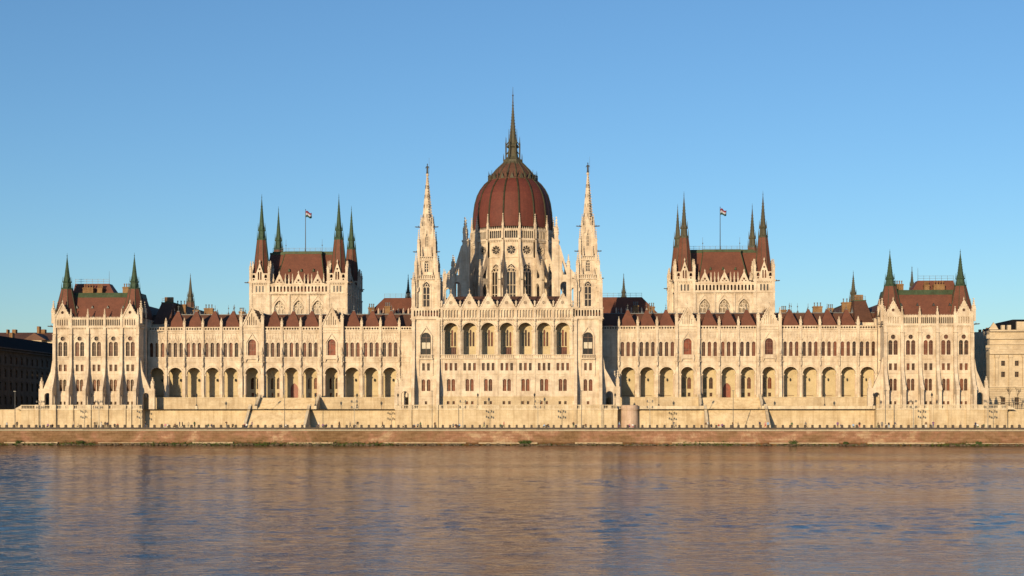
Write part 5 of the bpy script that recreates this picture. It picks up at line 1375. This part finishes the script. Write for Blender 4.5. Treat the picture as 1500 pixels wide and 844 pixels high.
def back_house():
    b = link('background_house', None, None, (-180, 150, QZ)); tag(b, 'distant brown roofed building with chimneys catching the sun above the dark block', 'building')
    y = 150; x0, x1 = PX(-40, y), PX(110, y); z = PZ(499, 40, y); zr = PZ(485.5, 40, y)
    mb = MB(); mb.box(x0, x1, QZ, z, -y - 14, -y, 'ochre')
    for k in range(24): x = x0 + (x1 - x0) * (k + .5) / 24; [mb.box(x - .5, x + .5, zz, zz + 1.8, -y, -y + .04, 'iron') for zz in (z - 3, z - 7)]
    mb.box(PX(44, y), PX(65, y), z - 4, PZ(499, 50, y), -y, -y + 3, 'ochre')
    build(mb, 'wall', b, (x0, y, QZ))
    r = MB(); r.prof([(-y + .6, z), (-y - 8, zr), (-y - 14.5, z)], x0, x1, 'tiledark'); r.prism([(PX(38, y), z), (PX(72, y), z), (PX(55, y), zr - .8)], -y - 6, -y + 3.4, 'tiledark'); build(r, 'roof', b, (x0, y, z))
    for px, w in ((10, 7), (46, 5), (53, 8), (0, 3)):
        c = MB(); x = PX(px, y); c.box(x - w * .1, x + w * .1, zr - 1, zr + (1.2 if px != 46 else 2.4), -y - 9, -y - 7, 'brick'); build(c, 'chimney', b, (x, y + 8, zr - 1))
back_house()
def right_house():
    y = 25.0; b = link('neoclassical_building', None, None, (150, y, QZ)); tag(b, 'ochre classical block with pilasters and cornices at the right edge', 'building')
    x0 = 141.0; x1 = 195; top = PZ(497, 1475, y) ; att = PZ(484, 1475, y)
    mb = MB((0, y, 0)); wins = []
    wx = [PX(p, y) for p in (1469.5, 1489.5)] ; wx = [wx[0] - (wx[1] - wx[0])] + [wx[0] + (wx[1] - wx[0]) * k for k in range(9)]
    d = wx[1] - wx[0]; x1 = wx[-1] + d / 2
    z_hi, z_lo, z_g = PZ(536, 1475, y), PZ(552.5, 1475, y), PZ(585, 1475, y)
    for i, x in enumerate(wx):
        u0 = x0 if i == 0 else x - d / 2
        hs = [rect(x, z_hi, 1.15, 1.5), rect(x, z_lo, 1.15, 1.6), rect(x, z_g - 1.6, 1.3, 2.2)]
        if x - .7 < u0: hs = []
        mb.prism([(u0, QZ), (x + d / 2, QZ), (x + d / 2, att), (u0, att)], -.5, 0, 'ochre', hs)
        if hs: wins += [(x, z_hi, 1.15, 1.5), (x, z_lo, 1.15, 1.6), (x, z_g - 1.6, 1.3, 2.2)]
        mb.box(x + d / 2 - .42, x + d / 2 + .42, PZ(566, 1475, y), PZ(522, 1475, y), 0, .55, 'ochre'); mb.box(x + d / 2 - .6, x + d / 2 + .6, PZ(524, 1475, y), PZ(520, 1475, y), 0, .75, 'ochre')
        mb.box(x - d * .28 , x + d * .28, PZ(512, 1475, y), PZ(506, 1475, y), 0, .15, 'ochre'); mb.box(x - d * .3, x + d * .3, PZ(496, 1475, y), PZ(490, 1475, y), 0, .12, 'ochre')
    for py, dd, h in ((519, .9, .5), (505, .5, .35), (497, .8, .4), (486, 1.2, .5), (568, .6, .45), (577, .2, .2), (590, .2, .2)): mb.box(x0 - (.2 if dd > .4 else 0), x1, PZ(py, 1475, y), PZ(py, 1475, y) + h, 0, dd, 'ochre')
    for k in range(14):
        z = QZ + 4.2 + k * .62
        if z < PZ(570, 1475, y): mb.box(x0, x1, z, z + .06, 0, .05, 'darkwall')
    mb.box(x0 - .01, x0 + .5, QZ, att, -60, -.51, 'ochre')
    for k in range(6):
        for py in (536, 552, 585, 513): mb.box(x0 - .05, x0, PZ(py, 1475, y), PZ(py, 1475, y) + 1.7, -6 - k * 5, -4.8 - k * 5, 'iron')
    mb.box(x0 + .5, x1, att - .5, att + .02, -60, -.5, 'slate')
    w = build(mb, 'wall', b, (150, y, QZ))
    for x, z, ww, h in wins: sub('window', win_mesh('block_window', ww, h, 'rect', 'glassgrey', 1, 1), b, x, y + .4, z)
    r = MB((0, y, 0)); xa = PX(1466, y + 6); r.frustum(xa - 1, x1, -30, -6, att, PX(1485, y + 8), x1, -26, -9, att + 3.8, 'slate')
    for px in (1471, 1480): x = PX(px, y); r.box(x - .5, x + .5, att, att + 1.6, -2, -1, 'ochre')
    r.box(PX(1490, y), x1, att, att + 2.6, -1.2, -.4, 'ochre'); r.prism([(PX(1449, y), att + .3), (PX(1463, y), att + .3), (PX(1460, y), att + 1.4), (PX(1456, y), att + 2.4), (PX(1452, y), att + 1.2)], -.9, -.3, 'ochre')
    build(r, 'roof', b, (150, y + 10, att))
    # farther shaded block in the gap
    y2 = 95; c = link('courtyard_house', None, None, (150, y2, QZ)); tag(c, 'dark blue grey house with a flat cluttered roof in the gap right of the palace', 'building')
    m2 = MB(); a, e = PX(1425, y2), PX(1462, y2); zt = PZ(497, 1440, y2)
    m2.box(a, e, QZ, zt, -y2 - 20, -y2, 'slate')
    for k in range(5):
        for q in range(8): x = a + (e - a) * (k + .5) / 5; z = QZ + 3 + q * 2.9; m2.box(x - .45, x + .45, z, z + 1.5, -y2, -y2 + .05, 'iron')
    build(m2, 'wall', c, (a, y2, QZ))
    rr = MB(); rr.prof([(-y2 + .4, zt), (-y2 - 2.5, zt + 2.6), (-y2 - 18, zt + 2.6), (-y2 - 20, zt)], a, e, 'slate')
    rnd = random.Random(2)
    for k in range(9): x = a + (e - a) * rnd.random(); h = rnd.uniform(.6, 1.6); rr.box(x - .4, x + .4, zt + 2.5, zt + 2.6 + h, -y2 - 5, -y2 - 4, 'brick' if k % 2 else 'slate')
    build(rr, 'roof', c, (a, y2, zt))
right_house()
# things standing on the side terraces
def bare_tree(x, y, h, lab):
    rnd = random.Random(int(x * 10)); z0 = GZ - .1; r = link('bare_tree', None, None, (x, y, z0)); tag(r, lab, 'tree', 'bare trees beside the ochre block')
    t = MB((x, y, z0)); t.tube((0, 0, 0), (.05, h * .4, 0), .12, .09, 6, 'bark'); build(t, 'trunk', r, (x, y, z0))
    c = MB((x, y, z0))
    def br(p, d, L, rad, lev):
        q = p + d * L; c.tube(tuple(p), tuple(q), rad, rad * .6, 4, 'bark')
        if lev == 0: return
        for k in range(4):
            nd = (d + Vector((rnd.uniform(-.7, .7), rnd.uniform(.0, .6), rnd.uniform(-.7, .7)))).normalized(); br(p.lerp(q, rnd.uniform(.5, 1)), nd, L * .66, rad * .6, lev - 1)
    br(Vector((.05, h * .38, 0)), Vector((0, 1, 0)), h * .28, .08, 3)
    build(c, 'crown', r, (x, y, z0))
for px, h, lab in ((1467, 4.5, 'small leafless tree nearest the palace corner'), (1478, 7.2, 'tall leafless tree left of the pair at the right edge'), (1490, 7.0, 'tall leafless tree closest to the right edge')): bare_tree(PX(px, 8), 8, h, lab)
def fence(x0, x1, y, lab):
    f = link('iron_fence', None, None, (x0, y, GZ)); tag(f, lab, 'fence')
    m = MB(); n = int((x1 - x0) / .5)
    for k in range(n + 1): x = x0 + (x1 - x0) * k / n; m.box(x - .04, x + .04, GZ - .2, GZ + 2.0, -y - .04, -y + .04, 'iron')
    build(m, 'bars', f, (x0, y, GZ))
    q = MB()
    for z in (.3, 1.1, 1.9): q.box(x0, x1, GZ + z, GZ + z + .1, -y - .05, -y + .05, 'iron')
    build(q, 'rails', f, (x0, y, GZ))
fence(134.6, 165, -2, 'black iron fence before the ochre block at the right edge')

# ------------------------------------------------------------------ people
def skin_person(pose):
    """one continuous body grown from a skeleton; returns mesh with slots shoes/trousers/top/skin/hair"""
    V, E, R = [], [], []
    def v(p, r): V.append(p); R.append(r); return len(V) - 1
    def e(a, b): E.append((a, b))
    if pose == 'sit':
        hip = (0, 0, .42); ch = (0, .10, .86); kn = [(-.13, -.42, .46), (.15, -.40, .48)]; ft = [(-.14, -.44, .06), (.16, -.5, .06)]
    elif pose == 'walk':
        hip = (0, 0, .92); ch = (0, -.03, 1.36); kn = [(-.10, -.20, .50), (.10, .10, .50)]; ft = [(-.11, -.26, .07), (.11, .42, .12)]
    else:
        hip = (0, 0, .93); ch = (0, 0, 1.37); kn = [(-.11, -.02, .50), (.11, -.02, .50)]; ft = [(-.13, .02, .07), (.13, .02, .07)]
    h = v(hip, .15); w = v(tuple((a + b) / 2 for a, b in zip(hip, ch)), .135); c = v(ch, .17); nk = v((ch[0], ch[1], ch[2] + .14), .06)
    hd = v((ch[0], ch[1] - .02, ch[2] + .26), .10); ht = v((ch[0], ch[1] - .01, ch[2] + .35), .085)
    e(h, w); e(w, c); e(c, nk); e(nk, hd); e(hd, ht)
    nose = v((ch[0], ch[1] - .125, ch[2] + .25), .02); e(hd, nose)
    for s, k, f in ((-1, kn[0], ft[0]), (1, kn[1], ft[1])):
        th = v((hip[0] + s * .1, hip[1], hip[2] - .05), .105); a = v(k, .072); b = v((f[0], f[1], f[2] + .04), .05); t = v((f[0], f[1] - .18, f[2] - .02), .04)
        e(h, th); e(th, a); e(a, b); e(b, t)
        sh = v((ch[0] + s * .19, ch[1], ch[2] + .03), .07)
        if pose == 'sit': el, ha = (s * .27, ch[1] - .14, ch[2] - .26), (s * .16, ch[1] - .40, .56)
        elif pose == 'walk': el, ha = (s * .27, ch[1] + s * .14, ch[2] - .27), (s * .27, ch[1] + s * .22 - .1, ch[2] - .5)
        elif pose == 'photo': el, ha = (s * .26, ch[1] - .16, ch[2] - .18), (s * .07, ch[1] - .34, ch[2] + .14)
        else: el, ha = (s * .26, ch[1] + .03, ch[2] - .28), (s * .25, ch[1] - .08, ch[2] - .54)
        q = v(el, .048); z = v(ha, .036)
        e(c, sh); e(sh, q); e(q, z)
        fx, fy, fz = ha
        for j in range(4): g = v((fx + s * (j - 1.5) * .02, fy - .05, fz - .08), .010); e(z, g)
        g = v((fx - s * .05, fy - .05, fz - .03), .011); e(z, g)
    me = bpy.data.meshes.new('person_skel'); me.from_pydata(V, E, []); me.update()
    ob = bpy.data.objects.new('tmp', me); COL.objects.link(ob)
    ob.modifiers.new('s', 'SKIN')
    for i, r in enumerate(R): me.skin_vertices[0].data[i].radius = (r, r * (.72 if i in (0, 1, 2) else 1))
    me.skin_vertices[0].data[0].use_root = True
    sb = ob.modifiers.new('u', 'SUBSURF'); sb.levels = 1; sb.render_levels = 1
    dg = bpy.context.evaluated_depsgraph_get(); out = bpy.data.meshes.new_from_object(ob.evaluated_get(dg))
    bpy.data.objects.remove(ob)
    idx = []
    for p in out.polygons:
        z = p.center.z; x = abs(p.center.x); k = 2
        if z > ch[2] + .30 or (z > ch[2] + .18 and p.center.y > ch[1] + .03): k = 4
        elif z > ch[2] + .11: k = 3
        elif x > .2 and z < (ha[2] + .06) and pose != 'photo': k = 3
        elif pose == 'sit' and z < .54 and p.center.y < .1: k = 0 if z < .1 else 1
        elif z < .12: k = 0
        elif z < hip[2] - .02: k = 1
        idx.append(k)
    for i in range(5): out.materials.append(None)
    out.polygons.foreach_set('material_index', idx); out.polygons.foreach_set('use_smooth', [True] * len(idx))
    return out
PROTO = {k: skin_person(k) for k in ('stand', 'walk', 'sit', 'photo')}
CL = {'black': (.015, .015, .018), 'dark blue': (.02, .03, .08), 'white': (.6, .58, .55), 'light blue': (.25, .38, .55), 'grey': (.15, .15, .15), 'red': (.35, .03, .03), 'pink': (.5, .2, .24), 'brown': (.1, .055, .03), 'green': (.04, .1, .05), 'beige': (.4, .32, .22), 'jeans': (.05, .08, .16), 'purple': (.15, .06, .2)}
for k, c in CL.items(): colmat('cloth_' + k, c)
colmat('hair_dark', (.02, .013, .01)); colmat('hair_fair', (.2, .12, .05)); colmat('shoe', (.02, .02, .02))
PCACHE = {}
def person(px, pose, top, leg, lab, Y=-36.3, rot=0.0, hair='dark', s=1.0):
    key = (pose, top, leg, hair)
    if key not in PCACHE:
        me = PROTO[pose].copy(); me.name = 'person'
        for i, m in enumerate(('shoe', 'cloth_' + leg, 'cloth_' + top, 'skin', 'hair_' + hair)): me.materials[i] = M[m]
        PCACHE[key] = me
    z = QZ + .1
    if pose == 'sit': Y = -36.75; z = QZ + .1 - .0
    o = link('person', PCACHE[key], None, (PX(px, Y), Y, z), rot); o.scale = (s * 1.06, s * 1.06, s * 1.06)
    tag(o, lab, 'person', 'people on the quay')
P_ = [(10, 'walk', 'light blue', 'white', 1.5, 'person in light blue walking at the far left of the quay'),
 (25, 'stand', 'black', 'black', 0, 'person in black standing just right of the leftmost mast'),
 (70, 'sit', 'purple', 'brown', 0, 'person in purple sitting near the leftmost candelabra lamp'),
 (77, 'sit', 'brown', 'black', .3, 'person in brown sitting beside the one in purple'),
 (108, 'stand', 'beige', 'jeans', 0, 'person in beige with jeans standing before the left pavilion'),
 (114, 'sit', 'beige', 'beige', 0, 'person all in beige sitting before the left pavilion'),
 (139, 'photo', 'black', 'black', 0, 'person in black raising both hands left of the lamp before the left pavilion'),
 (142, 'stand', 'black', 'grey', 2, 'person in black with grey trousers standing under the left pavilion lamp'),
 (148, 'walk', 'white', 'white', 1.5, 'person all in white in the group before the left pavilion'),
 (154, 'stand', 'black', 'brown', 0, 'person in black with brown trousers right of the one in white'),
 (157, 'stand', 'dark blue', 'black', 1, 'person in dark blue at the right end of the group before the left pavilion'),
 (168, 'sit', 'black', 'black', .4, 'person in black sitting alone right of the left pavilion group'),
 (172, 'sit', 'red', 'black', 0, 'person in red sitting below the right part of the left pavilion'),
 (213, 'walk', 'black', 'jeans', 1.5, 'person in black and jeans walking at the shaded step of the terrace'),
 (237, 'sit', 'black', 'jeans', 0, 'person in black and jeans sitting right of the shaded terrace step'),
 (242, 'sit', 'pink', 'white', 0, 'person in pink sitting right of the shaded terrace step'),
 (246, 'sit', 'white', 'brown', .4, 'person in white sitting next to the one in pink'),
 (256, 'sit', 'brown', 'black', -.4, 'person in brown sitting left of the walking pair'),
 (263, 'walk', 'dark blue', 'grey', 1.4, 'left one of the pair walking below the outer left arcade, in dark blue'),
 (267, 'walk', 'black', 'black', 1.4, 'right one of the pair walking below the outer left arcade, in black'),
 (276, 'stand', 'beige', 'grey', 0, 'person in beige with grey trousers below the outer left arcade'),
 (285, 'stand', 'green', 'black', 1, 'person in green standing below the outer left arcade'),
 (305, 'sit', 'green', 'white', 0, 'person in green and white sitting left of the leaning one'),
 (310, 'sit', 'dark blue', 'grey', .5, 'person in dark blue sitting beside the one in green and white'),
 (332, 'photo', 'brown', 'grey', -.6, 'person in brown with raised hands left of the left stair'),
 (341, 'sit', 'black', 'brown', 0, 'person in black with brown trousers sitting left of the left stair'),
 (358, 'sit', 'red', 'grey', .3, 'person in red and grey sitting close to the left stair'),
 (361, 'sit', 'white', 'jeans', -.3, 'person in white and jeans sitting close to the left stair'),
 (369, 'walk', 'purple', 'dark blue', 1.3, 'person in purple walking at the foot of the left stair'),
 (412, 'sit', 'beige', 'grey', .4, 'person in beige sitting left of the mast at the left stair'),
 (419, 'sit', 'white', 'grey', 0, 'person in white and grey sitting right of the mast at the left stair'),
 (467, 'walk', 'white', 'purple', 1.5, 'person in white walking before the stair shadow'),
 (473, 'sit', 'purple', 'grey', 0, 'person in purple and grey sitting before the stair shadow'),
 (478, 'sit', 'dark blue', 'black', 0, 'person in dark blue and black sitting right of the stair shadow'),
 (497, 'stand', 'brown', 'black', 1.2, 'person in brown standing left of the lamp beyond the left stair'),
 (513, 'walk', 'grey', 'black', -1.5, 'person in grey walking just left of the lamp beyond the left stair'),
 (521, 'walk', 'beige', 'white', 1.5, 'person in beige and white just right of the lamp beyond the left stair'),
 (524, 'stand', 'black', 'beige', 0, 'person in black and beige right of the lamp beyond the left stair'),
 (560, 'walk', 'brown', 'black', 1.5, 'person in brown walking alone left of the left stone tower'),
 (591, 'sit', 'beige', 'brown', 0, 'person in beige and brown sitting left of the left stone tower'),
 (607, 'sit', 'white', 'red', .4, 'person in white and red sitting below the left stone tower'),
 (612, 'sit', 'grey', 'black', 0, 'person in grey and black sitting below the left stone tower'),
 (616, 'walk', 'green', 'black', -1.2, 'person in green walking below the left stone tower'),
 (637, 'stand', 'brown', 'brown', .4, 'person all in brown standing right of the mast at the left stone tower'),
 (664, 'sit', 'grey', 'brown', 0, 'leftmost of the three sitting left of the centre lamp, in grey'),
 (668, 'sit', 'black', 'red', .3, 'middle of the three sitting left of the centre lamp, in black and red'),
 (673, 'sit', 'light blue', 'brown', -.3, 'rightmost of the three sitting left of the centre lamp, in light blue'),
 (709, 'walk', 'dark blue', 'green', 1.5, 'person in dark blue walking below the loggia left of the dome axis'),
 (738, 'walk', 'red', 'brown', 1.4, 'person in red walking below the middle of the loggia'),
 (733, 'sit', 'green', 'grey', 0, 'person in green and grey sitting below the middle of the loggia'),
 (797, 'sit', 'light blue', 'black', -.5, 'person in light blue and black sitting right of the centre right lamp'),
 (803, 'sit', 'brown', 'jeans', .4, 'person in brown and jeans sitting right of the centre right lamp'),
 (840, 'stand', 'black', 'green', 0, 'person in black and green standing left of the mast at the right stone tower'),
 (844, 'sit', 'white', 'black', 0, 'person in white and black sitting left of the mast at the right stone tower'),
 (858, 'sit', 'brown', 'grey', .2, 'person in brown and grey sitting right of the mast at the right stone tower'),
 (907, 'walk', 'light blue', 'purple', 1.4, 'person in light blue and purple left of the round bastion'),
 (922, 'sit', 'pink', 'purple', 0, 'person in pink and purple sitting below the round bastion'),
 (927, 'sit', 'white', 'pink', .3, 'person in white and pink sitting below the round bastion'),
 (987, 'photo', 'grey', 'beige', 0, 'person in grey with raised hands left of the right stair'),
 (990, 'walk', 'beige', 'dark blue', 1.5, 'person in beige walking left of the right stair'),
 (1034, 'stand', 'brown', 'beige', 0, 'person in brown and beige at the left foot of the right stair'),
 (1037, 'stand', 'white', 'brown', 1, 'person in white and brown at the left foot of the right stair'),
 (1042, 'sit', 'black', 'dark blue', 0, 'person in black and dark blue sitting at the left foot of the right stair'),
 (1053, 'sit', 'red', 'white', .4, 'person in red and white sitting before the right stair'),
 (1058, 'sit', 'purple', 'black', 0, 'person in purple and black sitting before the right stair'),
 (1073.5, 'stand', 'brown', 'dark blue', 2, 'person in brown and dark blue leaning by the mast at the right stair'),
 (1081, 'walk', 'grey', 'grey', 1.4, 'person all in grey walking right of the mast at the right stair'),
 (1113, 'stand', 'dark blue', 'brown', .6, 'person in dark blue and brown at the right foot of the right stair'),
 (1121, 'walk', 'pink', 'red', 1.4, 'person in pink and red at the right foot of the right stair'),
 (1125, 'stand', 'light blue', 'white', 0, 'person in light blue and white at the right foot of the right stair'),
 (1160, 'stand', 'green', 'brown', 0, 'person in green and brown right of the right stair'),
 (1180.5, 'walk', 'grey', 'brown', -1.5, 'person in grey and brown walking below the outer right arcade'),
 (1227, 'stand', 'purple', 'brown', 0, 'person in purple and brown below the outer right arcade'),
 (1232, 'sit', 'grey', 'white', .2, 'person in grey and white sitting below the outer right arcade'),
 (1250, 'sit', 'light blue', 'grey', 0, 'left of the seated pair before the right arcade end, in light blue'),
 (1255, 'sit', 'beige', 'dark blue', .3, 'right of the seated pair before the right arcade end, in beige'),
 (1259, 'stand', 'black', 'red', 0, 'person in black and red standing beside the seated pair'),
 (1286, 'walk', 'brown', 'green', 1.3, 'person in brown and green walking left of the right pavilion mast'),
 (1292, 'stand', 'grey', 'dark blue', 0, 'person in grey and dark blue left of the right pavilion mast'),
 (1298, 'sit', 'white', 'white', 0, 'person all in white sitting by the right pavilion mast'),
 (1302, 'stand', 'black', 'light blue', .5, 'person in black and light blue right of the right pavilion mast'),
 (1311, 'walk', 'dark blue', 'beige', 1.5, 'person in dark blue and beige walking below the right pavilion'),
 (1356.5, 'stand', 'brown', 'white', 0, 'person in brown and white below the middle of the right pavilion'),
 (1363, 'sit', 'black', 'white', .3, 'person in black and white sitting below the right pavilion'),
 (1367, 'photo', 'purple', 'jeans', 0, 'person in purple with raised hands below the right pavilion'),
 (1407, 'walk', 'beige', 'black', 1.2, 'person in beige and black walking below the right end of the pavilion'),
 (1429, 'stand', 'dark blue', 'jeans', .4, 'person in dark blue and jeans left of the rightmost lamp'),
 (1432, 'sit', 'white', 'green', 0, 'person in white and green sitting left of the rightmost lamp'),
 (1441, 'sit', 'green', 'beige', 0, 'person in green and beige sitting under the rightmost lamp'),
 (1493, 'sit', 'grey', 'pink', .3, 'person in grey and pink sitting at the right edge of the quay')]
for i, (px, pose, top, leg, rot, lab) in enumerate(P_): person(px, pose, top, leg, lab, rot=rot, hair='fair' if i % 4 == 1 else 'dark', s=.93 + .012 * ((i * 7) % 10))

# ================================================================== CAMERA, SUN, SKY
cam = bpy.data.cameras.new('camera'); co = bpy.data.objects.new('camera', cam); COL.objects.link(co)
cam.sensor_width = 36; cam.lens = FPX / 1500 * 36; cam.shift_x = 0; cam.shift_y = 190 / 1500
cam.clip_start = 1; cam.clip_end = 9000
co.location = (CX, -CAMD, CZ); co.rotation_euler = (pi / 2, 0, YAW); SC.camera = co
EL = radians(8.4); AZT = atan2(.38, 1)
L = Vector((-sin(AZT) * cos(EL), -cos(AZT) * cos(EL), sin(EL)))
sd = bpy.data.lights.new('sun', 'SUN'); sd.energy = 4.9; sd.angle = radians(.5); sd.color = (1.0, .775, .475)
so = bpy.data.objects.new('sun', sd); COL.objects.link(so); so.rotation_euler = L.to_track_quat('Z', 'Y').to_euler()
w = bpy.data.worlds.new('World'); SC.world = w; w.use_nodes = True; nt = w.node_tree
sk = nt.nodes.new('ShaderNodeTexSky'); sk.sky_type = 'NISHITA'; sk.sun_disc = False; sk.sun_elevation = EL; sk.sun_rotation = atan2(L.x, L.y)
sk.altitude = 100; sk.air_density = 1.0; sk.dust_density = 0.25; sk.ozone_density = 3.9
bg = nt.nodes['Background']; bg.inputs['Strength'].default_value = .15
nt.links.new(sk.outputs[0], bg.inputs['Color'])
vs = SC.view_settings; vs.view_transform = 'Standard'; vs.look = 'None'; vs.gamma = 1; vs.use_curve_mapping = False; vs.exposure = 0.18
SC.cycles.max_bounces = 6; SC.cycles.diffuse_bounces = 2
